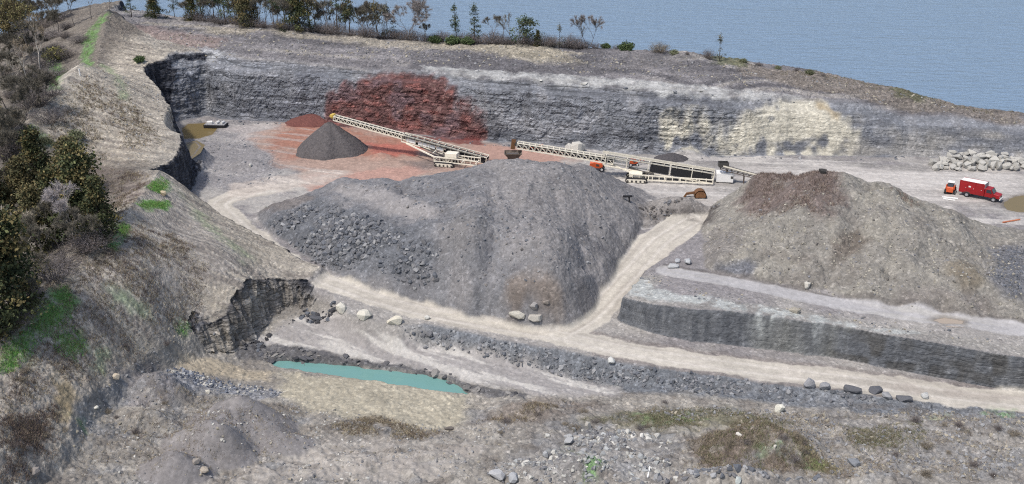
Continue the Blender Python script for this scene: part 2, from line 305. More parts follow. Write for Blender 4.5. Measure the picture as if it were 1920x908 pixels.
wR = np.interp(x, [-60, -30, 10, 60, 90], [2.8, 2.1, 2.5, 2.9, 3.0]); wM = np.interp(y, [150, 165, 185], [3.0, 2.7, 4.0])
mRoad = np.maximum(ss(.25, -.25, dR - wR + en) * (1 - ss(-50, -40, x) * ss(201, 206, y) * .75), ss(.25, -.25, dM - wM + en) * ss(46, 42, tM + 2 * en)) * (mL < 0) * ss(.9, .3, bil(M_RH, x, y))
mBR = ss(.25, -.25, dB_ - 1.75 + en * .35)

# ---- displacement
mndw = ss(.1, .5, mMnd)
calm = np.clip(1 - mRoad * .85 - mBR * .8 - .6 * mndw, .08, 1) * ss(.5, -.5, mPud) 
inC, inD, inB, inL, inP = ss(-.1, .5, mC) * (mP < .5), ss(-.1, .5, mD), mB > -6.2, mL > -1.2, mP > .5
flat = 1 - np.clip(inC + inD + inB + inL + inP, 0, 1)
amp = .10 + .10 * inC + .12 * inD + .25 * (mB > 2) + .05 * inL + .2 * inP * ss(-3, -10, y - 145) + .12 * ss(-.5, 1, mP) * ss(4, 1.5, mP)
n_w = n2(x / 6, y / 6, 50)
d1 = fbm2(x / 3.2, y / 3.2, 4, 51, .6)
d2 = np.abs(fbm2(x / .9, y / .9, 2, 57))
rdg = 1 - np.abs(fbm2(x / 4.5 + .8 * n_w, y / 4.5, 3, 55)) * 2.2
z = z + calm * (1 - steep) * (amp * d1 * 1.4 + amp * .9 * (d2 - .25) + (.16 * inC + .2 * inD + .3 * inP * ss(-4, -12, y - 141)) * rdg)
# rills down the embankments
ril = fbm2(x / 9, y / 1.1, 3, 61) * inL * (mL > 1)
z = z + ril * .2 * (1 - steep)
# bedding ledges and joints on the rock faces
zz = z + .8 * n2(x / 14, y / 14, 63) + .02 * x
lm = .35 + .65 * ss(-.3, .4, n3(x * .06, y * .06, z * .15 + 77))
led = lm * (n3(x * .09, y * .09, zz * 1.1) * .45 + n3(x * .16, y * .16, zz * 2.3 + 40) * .4)
blk = n3(x * .55, y * .55, zz * .5); blk = np.round(blk * 3) / 3 * .6 + .35 * n3(x * 1.3, y * 1.3, z * 1.5 + 60)
jnt = n3(x * 1.1, y * 1.1, z * .12 + 9) + .6 * n3(x * 2.3, y * 2.3, z * .25 + 19)
nearcl = (mL > -2.5) & (y < 178) & (x > -56)
bench_cl = (mR > -1.5) & (mR < 2.2) & (x > 10) & (y < 162) & ~nearcl
disp = steep * np.where(nearcl, .35 * led + .75 * jnt, np.where(bench_cl, .14 * led + .06 * jnt + .1 * blk, .55 * led + .5 * blk + .12 * jnt) * (1 - .6 * ss(40, 58, x) * (mB > -8)))
x = x + hx * disp; y = y + hy * disp

shr = np.where(bench_cl & ~nearcl, .3, 1 - .65 * ss(40, 58, x) * (mB > -8))
hf = n3(x * 2.1, y * 2.1, z * 2.6 + 3); hf2 = n3(x * 4.1, y * 4.1, z * 4.6 + 8)
x = x + hx * steep * shr * (hf * .15 + hf2 * .1); y = y + hy * steep * shr * (hf * .15 + hf2 * .1)
z = z + (1 - steep) * calm * ss(-.3, -1.2, mPond) * hf * (.045 + .025 * inC + .03 * inD + .05 * inP) * 1.4
# ------------------------------------------------------------------ colour of the ground (albedo)
def C(r, g, b):                       # sRGB 0..255 as seen on neutral stone -> linear
    f = lambda c: (c / 255 / 12.92) if c / 255 <= .04045 else ((c / 255 + .055) / 1.055) ** 2.4
    a = np.array([f(r), f(g), f(b)], F32); l = a @ np.array([.25, .6, .15], F32)
    return (l + (a - l) * .8) * np.array([.99, 1.0, .97], F32)
K = .80
col = np.empty((len(x), 3), F32); rough = np.full(len(x), .55, F32)
def paint(m, c, r=None):
    global col, rough
    m = np.clip(m, 0, 1).astype(F32)[:, None]; col = col * (1 - m) + (C(*c) * K) * m
    if r is not None: rough = rough * (1 - m[:, 0]) + r * m[:, 0]
n_a, n_b, n_c = fbm2(x / 16, y / 16, 3, 71), fbm2(x / 4, y / 4, 4, 73), fbm2(x / 1.1, y / 1.1, 3, 75)
col[:] = C(140, 135, 138) * K
paint(ss(-.2, .5, n_a + .3 * n_b), (160, 155, 152))
# --- yard floor
yard = flat * (y > 185)
paint(yard * ss(-.4, .3, n_b + .2 * n_a), (168, 163, 160), .3)
paint(zone([(1150,330),(1320,345),(1420,310),(1920,320),(1920,380),(1780,375),(1700,350),(1450,345),(1340,400),(1200,390)], 2, 2, 5) * .8, (184, 177, 173), .25)
paint(zone([(1400,312),(1920,322),(1920,362),(1650,345),(1480,325)], 2, 2, 5, seed=2) * .75, (196, 189, 185), .2)
paint(zone([(1150,350),(1290,365),(1260,385),(1190,380)], 1.5, 1, 3) * .7, (196, 190, 186), .2)
paint(zone([(340,245),(480,235),(560,300),(500,345),(350,350)], 3, 2, 5), (146, 142, 145), .6)
paint(zone([(420,240),(520,232),(560,250),(540,275),(450,262)], 2, 2, 4) * .7, (178, 168, 166), .4)
red1 = zone([(470,262),(520,230),(640,225),(760,252),(905,268),(1075,285),(1070,300),(900,312),(800,325),(640,340),(560,330),(500,290)], 2.0, 2.2, 5)
paint(red1 * .85, (176, 142, 126), .3)
paint(zone([(550,228),(640,226),(720,252),(800,285),(720,300),(650,290),(540,300),(490,270)], 2, 2, 4) * ss(-.6, .2, n_b) * .9, (168, 112, 92), .3)
paint(zone([(690,268),(800,272),(775,292),(700,290)], 1.2, 1, 3) * .9, (188, 104, 88), .3)
paint(zone([(880,270),(1060,284),(1050,305),(890,312)], 1, .6, 4) * .95, (182, 142, 128), .15)
paint(zone([(560,330),(790,310),(800,322),(640,345),(560,350)], 1.2, 1.2, 3) * .8, (188, 142, 128), .3)
paint(zone([(755,303),(840,296),(860,312),(790,320)], 1.5, .8, 3) * .7, (112, 105, 106), .6)  # shadow under the stacking conveyor, painted into the floor colour
paint(zone([(1300,300),(1360,308),(1460,345),(1400,350),(1330,335)], 1.5, 1, 3) * .6, (150, 146, 144), .4)
paint(zone([(1560,300),(1740,312),(1740,325),(1600,312)], 1.2, 1.2, 3) * .7, (140, 136, 134), .5)
yt = fbm2(x * .035 + .01 * y, (y + .12 * x) * .45, 3, 93)
paint(yard * (x > 15) * ss(.08, .4, yt) * .6, (204, 198, 194), .2); paint(yard * (x > 15) * ss(.1, .45, -yt) * .5, (150, 145, 142), .4)
paint(yard * (x < -35) * ss(.1, .4, fbm2(x * .08, (y + .4 * x) * .5, 3, 94)) * .45, (178, 172, 170))
# --- back wall
wall = ss(-7.2, -6.2, mB) * (mL < -.3)
paint(wall, (120, 123, 132), .7)
band = n3(x * .03, y * .03, zz * .9 + 7) + .6 * n3(x * .08, y * .08, zz * 2.6)
paint(wall * ss(.05, .55, band) * .5, (146, 148, 157))
paint(wall * ss(-.05, -.6, band) * .4, (90, 92, 102))
paint(wall * ss(.1, .7, n3(x * .3, y * .3, z * .3)) * .6, (150, 150, 156))
paint(wall * zone([(300,120),(600,120),(640,150),(620,240),(300,240)], 4, 2, 6) * .45, (104, 106, 118))
paint(wall * zone([(1240,225),(1320,215),(1360,235),(1400,215),(1490,182),(1535,182),(1580,225),(1610,250),(1600,292),(1250,292)], 1.0, .9, 2.2) * ss(-.75, .05, n3(x * .5, y * .5, z * .12 + 4) + .35 * n3(x * .9, y * .9, z * 1.0 + 4) + 1.1 * ss(1, 6, z) - .45) * .92, (200, 193, 176), .5)
paint(wall * zone([(1290,238),(1345,238),(1345,275),(1290,275)], .8, .6, 2) * .8, (116, 120, 132))
paint(wall * zone([(1525,185),(1575,215),(1570,228),(1535,205)], .8, .5, 2) * .8, (160, 142, 112))
paint(wall * zone([(1585,235),(1920,255),(1920,300),(1600,292)], 2, 1.5, 4) * ss(-.4, .4, n3(x * .2, y * .2, z * .4 + 3)) * .6, (160, 154, 146))
paint(wall * ss(.35, .75, n3(x * .5, y * .5, z * .06 + 30)) * ss(-.3, .3, n2(x / 15, y / 15, 5)) * .5, (72, 72, 80))
redw = zone([(612,200),(640,170),(690,148),(740,136),(815,138),(850,165),(872,195),(900,222),(912,250),(905,272),(690,258),(612,240)], .9, .8, 2.2)
paint(wall * redw * .92, (106, 66, 63), .8)
paint(wall * redw * ss(.1, .6, n3(x * .5, y * .5, zz * 1.2)) * .8, (146, 88, 82))
paint(wall * redw * ss(.1, .7, n3(x * .3 + 9, y * .3, z * .3)) * .7, (112, 92, 100))
paint(wall * redw * ss(.35, .8, n3(x * .9 + 9, y * .9, z * 2.3)) * .6, (168, 130, 124))
paint(zone([(760,255),(900,262),(910,274),(780,262)], .6, .5, 2) * .8, (120, 50, 46))
# bank above the wall
bank = ss(.5, 2.5, mB) * (mL < 0)
paint(bank, (130, 126, 130), .7)
st = n3(x * .02, y * .02, zz * 2.2 + 3)
paint(bank * ss(.1, .5, st) * .7, (160, 154, 150))
paint(bank * ss(.05, -.45, st) * .75, (92, 90, 96))
paint(bank * zone([(250,40),(500,55),(800,80),(1000,90),(1100,100),(1000,112),(900,92),(650,78),(400,62)], 1.5, 1.2, 4) * .7, (168, 158, 142), .8)
paint(bank * zone([(740,75),(1040,88),(1100,118),(1000,120),(900,95)], 1.5, 1.2, 4) * .6, (172, 162, 142), .9)
paint(bank * zone([(1180,98),(1300,104),(1300,130),(1180,125)], 3, 2, 4) * .6, (120, 116, 118))
paint(bank * zone([(1350,110),(1500,135),(1920,208),(1920,236),(1700,205),(1540,175),(1400,140)], 1.5, 1.5, 4) * .8, (130, 120, 112), .9)
paint(bank * zone([(250,45),(330,60),(420,75),(400,90),(300,85),(255,70)], 2, 1.5, 4) * .7, (146, 124, 118))
paint(bank * zone([(1330,105),(1390,110),(1400,128),(1345,122)], 1, 1, 2) * .7, (92, 98, 60))
paint(bank * zone([(1670,168),(1750,182),(1740,195),(1680,182)], 1, 1, 2) * .7, (92, 96, 62))
ledge = zone([(790,124),(900,132),(1050,140),(1200,150),(1300,160),(1480,178),(1510,186),(1400,190),(1250,178),(1150,162),(1000,153),(900,144),(810,134)], .8, .7, 3)
paint(ledge * ss(-.8, 0, n_b) * .75, (182, 182, 182), .35)
paint(zone([(280,105),(385,90),(440,100),(380,104),(300,118)], 1, 1, 2) * .7, (172, 174, 180), .8)
# --- left embankments
stk = fbm2(x / 7, y / .8, 3, 81); stk2 = fbm2(x / 5 + y / 30, y / .45, 2, 83)
emb = ss(-.3, .6, mL)
paint(emb, (168, 160, 150), .65)
paint(emb * zone([(150,140),(200,70),(260,70),(330,220),(300,320),(60,300),(70,240)], 4, 2, 6) * .8, (180, 168, 152), .8)
b2 = zone([(300,345),(390,400),(480,470),(520,500),(420,540),(350,620),(150,700),(0,760),(0,650),(150,500),(250,405)], 3, 2, 5)
paint(emb * b2 * .8, (160, 152, 147), .6)
paint(emb * zone([(330,350),(400,385),(560,490),(470,500),(400,430)], 2, 1.5, 4) * .8, (158, 148, 134))
paint(emb * zone([(340,590),(430,520),(560,495),(450,560),(370,620),(340,660),(240,680)], 2, 1.5, 4) * .7, (172, 162, 148), .9)
paint(emb * zone([(290,328),(170,305),(190,360),(250,390)], 1.5, 1, 3) * .85, (122, 106, 104), .9)
paint(emb * ss(.0, .4, stk) * .6, (178, 168, 154))
paint(emb * ss(.0, .4, -stk) * .65, (126, 117, 112))
paint(emb * ss(.15, .6, stk2) * .45, (196, 186, 170))
paint(emb * zone([(245,400),(270,420),(345,500),(330,510),(255,430)], .5, .4, 2) * ss(-.3, .3, stk2) * .7, (192, 180, 158))
west = ss(-63, -68, x + .0 * y) * ss(200, 190, y) + ss(-91, -97, x) * (y > 195)
paint(emb * west * .75, (104, 95, 88), .9)
paint(emb * zone([(0,620),(240,420),(255,440),(150,520),(0,690)], 1.2, 1, 3) * .6, (160, 148, 130))
paint(emb * zone([(0,760),(130,700),(230,690),(110,860),(0,908)], 3, 2, 4) * .6, (156, 146, 136))
paint(emb * zone([(110,720),(135,720),(140,780),(115,790)], .8, .8, 2) * .6, (140, 120, 74))
green = np.zeros(len(x))
for L, s, a in [([(55,605),(95,560),(122,535),(138,560),(140,590),(100,625),(60,640)],.7,1.0), ([(0,650),(50,620),(70,640),(25,695),(0,705)],1,.6), ([(195,455),(215,425),(245,415),(240,440),(215,468)],.6,.9),
             ([(258,382),(285,376),(318,380),(310,392),(272,392)],.5,1.0), ([(275,355),(300,330),(318,342),(300,362)],.7,.6), ([(150,110),(165,60),(190,30),(205,22),(185,60),(172,110),(165,125)],.9,.75),
             ([(88,100),(105,95),(118,140),(110,165),(92,170)],.9,.9), ([(45,245),(65,238),(110,270),(90,280),(45,275)],.9,.6), ([(105,620),(150,620),(165,660),(140,675),(105,660)],.9,.7), ([(200,540),(245,550),(240,580),(210,575)],1,.45),
             ([(190,120),(215,130),(245,180),(225,185)],1,.4), ([(335,610),(352,608),(354,622),(338,624)],.4,.8), ([(255,560),(295,575),(290,590),(260,585)],.8,.35), ([(340,360),(420,440),(470,480),(455,490),(380,430)],1,.3),
             ([(150,795),(170,793),(170,805),(155,808)],.4,.6), ([(160,690),(190,660),(200,668),(180,700)],.6,.4)]:
    green = np.maximum(green, zone(L, s, .9, 2.0) * a)
green *= ss(-.75, .05, n_c + .3 * n_b)
# --- rock of the near cliffs
nc = steep * (nearcl | ((mL > -2.5) & (mL < .8) & (y > 178)))
paint(nc, (60, 62, 72), .8)
paint(nc * ss(.0, .6, jnt) * .35, (112, 111, 116))
paint(nc * ss(.1, .7, n3(x * .5, y * .5, z * .5 + 50)) * .4, (104, 107, 120))
bc = steep * bench_cl
paint(bc, (100, 103, 110), .5)
paint(bc * ss(.1, .6, jnt) * .4, (130, 132, 137))
paint(bc * ss(.1, .7, -jnt) * .6, (86, 90, 98))
paint(bc * zone([(1560,640),(1920,680),(1920,725),(1560,690)], 2, 1, 3) * ss(-.4, .3, n3(x * .5, y * .5, z * .6 + 5)) * .8, (76, 72, 66))
paint(bc * zone([(1410,625),(1560,630),(1560,680),(1410,665)], 1.5, 1, 3) * .5, (140, 140, 134))
bt = ss(0, -.6, mR) * ss(-4, -2.6, mR) * (x > 12) * (y < 165)
paint(bt * .5, (150, 146, 140), .8)
paint(zone([(1180,543),(1290,555),(1420,575),(1500,588),(1620,612),(1720,625),(1640,622),(1490,598),(1400,587),(1290,570),(1180,556)], .7, .7, 2) * ss(-.7, .1, n_c + n_b) * .85, (176, 180, 180), .6)
# --- heaps
paint(inC, (133, 130, 132), .6)
paint(inC * ss(2, -8, x + .25 * (y - 180)) * .6, (121, 123, 131))
paint(inC * ss(-.2, .5, n_b) * .5, (142, 137, 138))
paint(inC * ss(.1, .6, -n_b) * .35, (108, 104, 108))
paint(inC * zone([(500,420),(600,365),(640,385),(740,420),(860,440),(820,520),(760,545),(620,510),(520,455)], 1.5, 1.4, 4) * .75, (104, 108, 117), 1.0)
paint(inC * zone([(640,345),(830,398),(820,410),(720,402),(620,360)], .8, .6, 2) * .8, (152, 147, 148), .4)
paint(inC * zone([(450,380),(560,362),(590,372),(540,392),(480,400)], 1, .8, 2) * .6, (118, 108, 104))
paint(inC * zone([(940,520),(1010,510),(1055,560),(1040,592),(960,585)], 1.2, 1, 2.5) * .55, (132, 114, 98))
paint(inC * zone([(840,400),(930,430),(900,520),(830,500)], 2, 1.5, 3) * .35, (110, 106, 104))
paint(inD, (140, 135, 129), .7)
paint(inD * ss(-.1, .5, n_b) * .5, (154, 148, 137))
paint(inD * ss(.1, .6, -n_b + .3 * n_a) * .4, (126, 118, 112))
paint(inD * zone([(1380,400),(1400,350),(1490,328),(1570,330),(1585,390),(1540,412),(1450,400)], 1.5, 1.2, 3) * ss(-.9, .1, n_b) * .85, (112, 96, 93), .9)
paint(inD * zone([(1640,345),(1760,395),(1790,410),(1700,385)], 1, .8, 2) * .6, (110, 106, 96))
paint(inD * zone([(1570,440),(1610,430),(1640,450),(1600,480),(1560,490)], 1, .8, 2) * .85, (110, 100, 92))
paint(inD * zone([(1400,470),(1560,480),(1580,500),(1480,495)], 1, .8, 2) * .6, (124, 116, 110))
paint(inD * zone([(1770,490),(1830,500),(1840,540),(1800,550)], 1, .8, 2) * .7, (116, 104, 86))
paint(inD * zone([(1860,470),(1930,455),(1930,570),(1880,560),(1850,520)], 1.2, 1, 3) * .85, (108, 110, 120), 1.0)
paint(inD * zone([(1340,500),(1410,495),(1420,530),(1350,525)], .8, .7, 2) * .8, (104, 108, 122), 1.0)
paint(inD * zone([(1690,545),(1860,560),(1850,590),(1690,580)], 1.2, .8, 2) * .6, (122, 114, 112))
paint(inD * zone([(1310,440),(1400,420),(1390,470),(1310,510),(1280,490)], 1.5, 1, 2) * .7, (132, 126, 124))
paint(zone([(1195,382),(1300,370),(1350,385),(1320,415),(1260,430),(1205,425)], 1, .8, 2) * .8, (124, 118, 116), .9)
paint(zone([(1245,395),(1350,380),(1330,415),(1260,430)], .7, .7, 2) * .8, (88, 82, 80), 1.0)
# --- pit
pit = ss(0, 1.5, mP) * (1 - emb)
paint(pit, (146, 140, 134), .65)
paint(pit * ss(0, .5, n_b) * .5, (168, 160, 150))
paint(pit * ss(.05, .5, -n_b) * .4, (122, 114, 110))
trk = zone([(520,610),(600,590),(700,600),(850,640),(1000,680),(1160,725),(1160,742),(1020,742),(880,715),(750,685),(560,655),(470,650)], 1.0, .7, 3)
paint(pit * trk, (166, 161, 160), .25)
sweep = n3(x * .12 + y * .02, (y + .55 * x) * .9, 0 * x) + .5 * n3(x * .25, (y + .55 * x) * 2.2, 0 * x + 5)
paint(pit * trk * ss(.0, .35, sweep) * .8, (200, 195, 190))
paint(pit * trk * ss(.1, .5, -sweep) * .5, (150, 144, 144))
bk = ss(-.8, 0, mP) * ss(5.5, 3.6, mP) * (x > -28) * (1 - trk)
paint(bk, (116, 120, 128), 1.0)
paint(zone([(470,640),(560,650),(660,672),(760,685),(850,705),(890,725),(990,738),(985,746),(880,742),(835,712),(740,698),(640,687),(500,680),(440,668)], .4, .3, 1.5) * .85, (92, 92, 98), 1.0)
sand = zone([(530,700),(700,712),(880,740),(890,765),(860,800),(760,805),(640,785),(520,745)], 1.5, 1.2, 3)
paint(pit * sand * .9, (176, 167, 147), .45)
paint(pit * sand * ss(.1, .6, n_c) * .4, (204, 194, 170))
paint(zone([(330,665),(400,672),(520,695),(500,715),(400,705),(330,690)], .8, .7, 2) * .9, (178, 164, 142), .5)
paint(zone([(340,700),(440,725),(530,735),(520,752),(420,740),(300,705),(290,690)], .6, .6, 2) * .75, (128, 132, 144), 1.0)
paint(zone([(230,700),(300,695),(340,740),(300,770),(230,760)], 1, .8, 2) * .7, (128, 124, 130), .8)

paint(zone([(560,830),(760,820),(900,840),(820,908),(560,908),(300,908)], 2.5, 1.5, 4) * .8, (166, 158, 152), .3)
paint(zone([(620,800),(700,780),(830,815),(760,830),(650,820)], 1.2, 1, 2) * .6, (120, 110, 100), .9)
paint(zone([(880,790),(1010,745),(1130,760),(980,800)], 1.5, 1, 2) * .7, (126, 114, 106), .9)
paint(zone([(1090,790),(1280,760),(1420,780),(1500,800),(1280,810)], 2, 1.5, 3) * .75, (116, 112, 84), .9)
paint(zone([(1280,830),(1420,790),(1500,820),(1580,890),(1500,890),(1340,880)], 1.5, 1.2, 3) * .85, (112, 98, 88), .9)
paint(zone([(1490,820),(1560,870),(1570,890),(1520,880)], 1, .8, 2) * .7, (132, 124, 74), .9)
paint(zone([(1550,800),(1680,790),(1740,850),(1640,880)], 2, 1.5, 3) * .5, (126, 116, 108), .9)
paint(zone([(1050,810),(1280,820),(1250,908),(900,908),(930,880)], 2, 1.5, 3) * .6, (142, 140, 142), 1.0)
paint(zone([(1280,890),(1400,880),(1540,908),(1280,908)], 1.2, .8, 2) * .7, (126, 128, 136), 1.0)
paint(zone([(1560,780),(1900,770),(1900,900),(1700,900)], 4, 2, 4) * .5, (146, 144, 146), .95)
paint(zone([(1740,780),(1780,778),(1780,788),(1740,790)], .6, .4, 2) * .6, (156, 168, 130), .5)
for L, a in [([(1085,865),(1125,860),(1130,890),(1095,905)],.8), ([(1410,840),(1460,835),(1470,855),(1420,858)],.5), ([(1510,860),(1545,865),(1540,890),(1510,885)],.6), ([(1845,765),(1900,768),(1890,785),(1850,780)],.6), ([(1180,780),(1290,775),(1330,790),(1210,800)],.45), ([(1065,845),(1100,850),(1090,870)],.6)]:
    green = np.maximum(green, zone(L, .7, .7, 1.5) * a * ss(-.6, .2, n_c))
fg = pit * (1 - trk) * (1 - sand) * ss(142, 137, y)
paint(fg * ss(.05, .5, fbm2(x / 3, y / 1.6, 4, 95)) * .55, (112, 104, 98), .9)
paint(fg * ss(.1, .5, fbm2(x / 2.2, y / 1.5, 4, 96)) * .5, (176, 170, 162), .7)
paint(fg * ss(.15, .5, fbm2(x / 5, y / 4, 3, 97)) * .5, (134, 136, 142), .9)
paint(mndw * pit, (136, 131, 132), .35)
paint(mndw * pit * ss(.1, .5, n_b) * .5, (152, 147, 146))
RUTS = [line_px(q) for q in ([(360,905,-8),(470,872,-8),(560,850,-8.4),(640,842,-8.5),(720,830,-8.5)], [(400,908,-8),(500,882,-8.2),(600,862,-8.5),(700,850,-8.5),(800,845,-8.4)])]
rut = np.full(x.shape, 99.0)
for q in RUTS: rut = np.minimum(rut, dist_line(q, 3)[0])
rut = rut + .25 * n_c
paint(ss(.4, .1, rut + .4 * n_b) * (1 - mndw) * .5, (104, 97, 91)); paint(ss(2.5, .8, rut) * ss(-.2, .4, fbm2(x / 4, (y + .2 * x) / .7, 3, 98)) * .5 * (1 - mndw), (190, 182, 174))
# --- roads
paint(mRoad, (194, 186, 175), .15)
gg = np.where(dR < dM, gR, gM)
paint(mRoad * ss(.45, .15, np.abs(np.abs(gg + .35 * n_a) - .95) + .25 * n_c) * .45, (176, 167, 157))
stR = np.where(dR < dM, fbm2(gR * .75, tR * .05, 3, 87), fbm2(gM * .75, tM * .06, 3, 88))
paint(mRoad * ss(.0, .5, stR) * .5, (210, 202, 191)); paint(mRoad * ss(.1, .6, -stR) * .45, (158, 150, 143))
tr = np.minimum(np.abs(np.abs(dR) - 1.1), np.abs(np.abs(dM) - 1.3))
paint(mRoad * ss(.5, .1, tr + .25 * n_c) * .35, (226, 218, 211))
paint(mRoad * ss(.2, .7, n_c + .4 * n_b) * .3, (184, 174, 168))
lo = ss(wR + 1.6, wR + .2, dR + .5 * n_c) * (1 - mRoad) * (x > 12) * (y < 160) * (mP < 0) * (1 - steep)
paint(lo * .7, (134, 124, 120), .5)
paint(mRoad * zone([(1660,722),(1920,740),(1920,752),(1720,740)], 1, 1, 3) * .5, (168, 156, 148))
paint(mRoad * ss(-45, -58, x) * ss(203, 207, y) * .4, (196, 170, 160))
paint(ss(.7, .2, np.abs(gB + 2.1 + en * .4)) * (dB_ < 4) * .6 * (x > 25), (104, 98, 96)); paint(mBR, (176, 173, 176), .15); paint(mBR * ss(.0, .4, fbm2(gB * 1.5, tB * .05, 3, 89)) * .6, (180, 176, 172))
lr_ = zone([(440,345),(600,318),(660,322),(600,345),(500,362),(420,378)], 1.2, 1.2, 3); paint(lr_ * .6 * (mL < 0) * (1 - inC), (192, 178, 168), .3)
lr2 = fbm2((y + .35 * x) * .8, x * .06, 3, 90); paint(lr_ * ss(.05, .4, lr2) * .6 * (mL < 0) * (1 - inC), (212, 200, 190))
# --- tint of growing grass, wet rims
paint(green * .75, (88, 154, 48), .9)
paint(ss(-1.0, 0, mPud) * .5, (112, 100, 86), .3)
paint(ss(0, .3, mPud), (120, 100, 66), .1)
paint(ss(-.1, .4, mPond), (96, 120, 110), .1)
col *= (1 + .10 * n_b[:, None] + .12 * n_c[:, None] * rough[:, None]).astype(F32)
col = np.clip(col, .01, .9)
# ------------------------------------------------------------------ tagging
def tag(o, label=None, cat=None, group=None, kind=None):
    if label: o["label"] = label
    if cat: o["category"] = cat
    if group: o["group"] = group
    if kind: o["kind"] = kind
    return o
# ------------------------------------------------------------------ materials
def newmat(name):
    m = bpy.data.materials.new(name); m.use_nodes = True
    nt = m.node_tree; b = nt.nodes["Principled BSDF"]; return m, nt, b
def N(nt, t, **k):
    n = nt.nodes.new(t)
    for a, v in k.items():
        if a in n.inputs.keys(): n.inputs[a].default_value = v
        else: setattr(n, a, v)
    return n
def ground_mat():
    m, nt, b = newmat("stony_ground"); L = nt.links.new
    at = N(nt, 'ShaderNodeVertexColor', layer_name="Col"); tc = N(nt, 'ShaderNodeTexCoord')
    v = N(nt, 'ShaderNodeTexVoronoi', Scale=1.25); v2 = N(nt, 'ShaderNodeTexVoronoi', Scale=2.9)
    n = N(nt, 'ShaderNodeTexNoise', Scale=.9, Detail=6.0, Roughness=.65); nf = N(nt, 'ShaderNodeTexNoise', Scale=5.0, Detail=4.0, Roughness=.7)
    for q in (v, v2, n, nf): L(tc.outputs['Object'], q.inputs['Vector'])
    # stones : brightness of each cell
    s1 = N(nt, 'ShaderNodeSeparateColor'); L(v.outputs['Color'], s1.inputs[0])
    s2 = N(nt, 'ShaderNodeSeparateColor'); L(v2.outputs['Color'], s2.inputs[0])
    def mr(src, lo, hi):
        q = N(nt, 'ShaderNodeMapRange'); q.inputs['To Min'].default_value = lo; q.inputs['To Max'].default_value = hi; L(src, q.inputs['Value']); return q.outputs[0]
    def mth(op, a, b_):
        q = N(nt, 'ShaderNodeMath', operation=op)
        for i, s in enumerate((a, b_)):
            if isinstance(s, (int, float)): q.inputs[i].default_value = s
            else: L(s, q.inputs[i])
        return q.outputs[0]
    f = mth('MULTIPLY', mr(s1.outputs[0], .84, 1.15), mr(s2.outputs[0], .76, 1.2))
    g = mth('MULTIPLY', mr(n.outputs['Fac'], .6, 1.4), mr(nf.outputs['Fac'], .75, 1.25))
    # pale chips here and there
    chip = N(nt, 'ShaderNodeMath', operation='GREATER_THAN'); L(s2.outputs[1], chip.inputs[0]); chip.inputs[1].default_value = .92
    f2 = mth('ADD', f, mth('MULTIPLY', chip.outputs[0], .55))
    fm = mth('ADD', 1.0, mth('MULTIPLY', mth('SUBTRACT', f2, 1.0), at.outputs['Alpha']))
    tot = mth('MULTIPLY', fm, g)
    mx = N(nt, 'ShaderNodeVectorMath', operation='SCALE'); L(at.outputs['Color'], mx.inputs[0]); L(tot, mx.inputs['Scale'])
    mk = N(nt, 'ShaderNodeVertexColor', layer_name="Rock"); ms = N(nt, 'ShaderNodeSeparateColor'); L(mk.outputs['Color'], ms.inputs[0]); RK = ms.outputs[0]
    wv = N(nt, 'ShaderNodeTexNoise', Scale=.5, Detail=3.0); L(tc.outputs['Object'], wv.inputs['Vector'])
    wa = N(nt, 'ShaderNodeVectorMath', operation='MULTIPLY_ADD'); L(wv.outputs['Color'], wa.inputs[0]); wa.inputs[1].default_value = (1.2, 1.2, .14); L(tc.outputs['Object'], wa.inputs[2])
    def cells(sx, sy, sz):
        mp = N(nt, 'ShaderNodeMapping'); mp.inputs['Scale'].default_value = (sx, sy, sz); L(wa.outputs[0], mp.inputs['Vector'])
        e = N(nt, 'ShaderNodeTexVoronoi', Scale=1.0); e.feature = 'DISTANCE_TO_EDGE'; c = N(nt, 'ShaderNodeTexVoronoi', Scale=1.0); L(mp.outputs[0], e.inputs['Vector']); L(mp.outputs[0], c.inputs['Vector'])
        sc_ = N(nt, 'ShaderNodeSeparateColor'); L(c.outputs['Color'], sc_.inputs[0]); return e.outputs['Distance'], sc_.outputs[0]
    eA, cA = cells(.3, .3, 1.5); eB, cB = cells(.75, .75, 3.4)
    def crack(e, w_, lo):
        q = N(nt, 'ShaderNodeMapRange'); q.inputs['From Max'].default_value = w_; q.inputs['To Min'].default_value = lo; q.inputs['To Max'].default_value = 1; L(e, q.inputs['Value']); return q.outputs[0]
    mz = N(nt, 'ShaderNodeMapping'); mz.inputs['Scale'].default_value = (.05, .05, 2.4); L(wa.outputs[0], mz.inputs['Vector']); bd = N(nt, 'ShaderNodeTexNoise', Scale=1.0, Detail=4.0, Roughness=.7); L(mz.outputs[0], bd.inputs['Vector'])
    br = N(nt, 'ShaderNodeMapRange'); br.inputs['From Min'].default_value = .36; br.inputs['From Max'].default_value = .5; br.inputs['To Min'].default_value = .6; br.inputs['To Max'].default_value = 1.06; L(bd.outputs['Fac'], br.inputs['Value'])
    rk = mth('MULTIPLY', mth('MULTIPLY', mr(cA, .84, 1.15), mr(cB, .8, 1.2)), mth('MULTIPLY', mth('MULTIPLY', crack(eA, .05, .62), crack(eB, .07, .8)), br.outputs[0]))
    mv = N(nt, 'ShaderNodeMapping'); mv.inputs['Scale'].default_value = (.8, .8, .07); L(wa.outputs[0], mv.inputs['Vector']); vn = N(nt, 'ShaderNodeTexNoise', Scale=1.0, Detail=3.0, Roughness=.6); L(mv.outputs[0], vn.inputs['Vector'])
    vr = N(nt, 'ShaderNodeMapRange'); vr.inputs['From Min'].default_value = .30; vr.inputs['From Max'].default_value = .40; vr.inputs['To Min'].default_value = .62; vr.inputs['To Max'].default_value = 1.0; L(vn.outputs['Fac'], vr.inputs['Value'])
    rk = mth('MULTIPLY', mth('MULTIPLY', rk, vr.outputs[0]), 1.12)
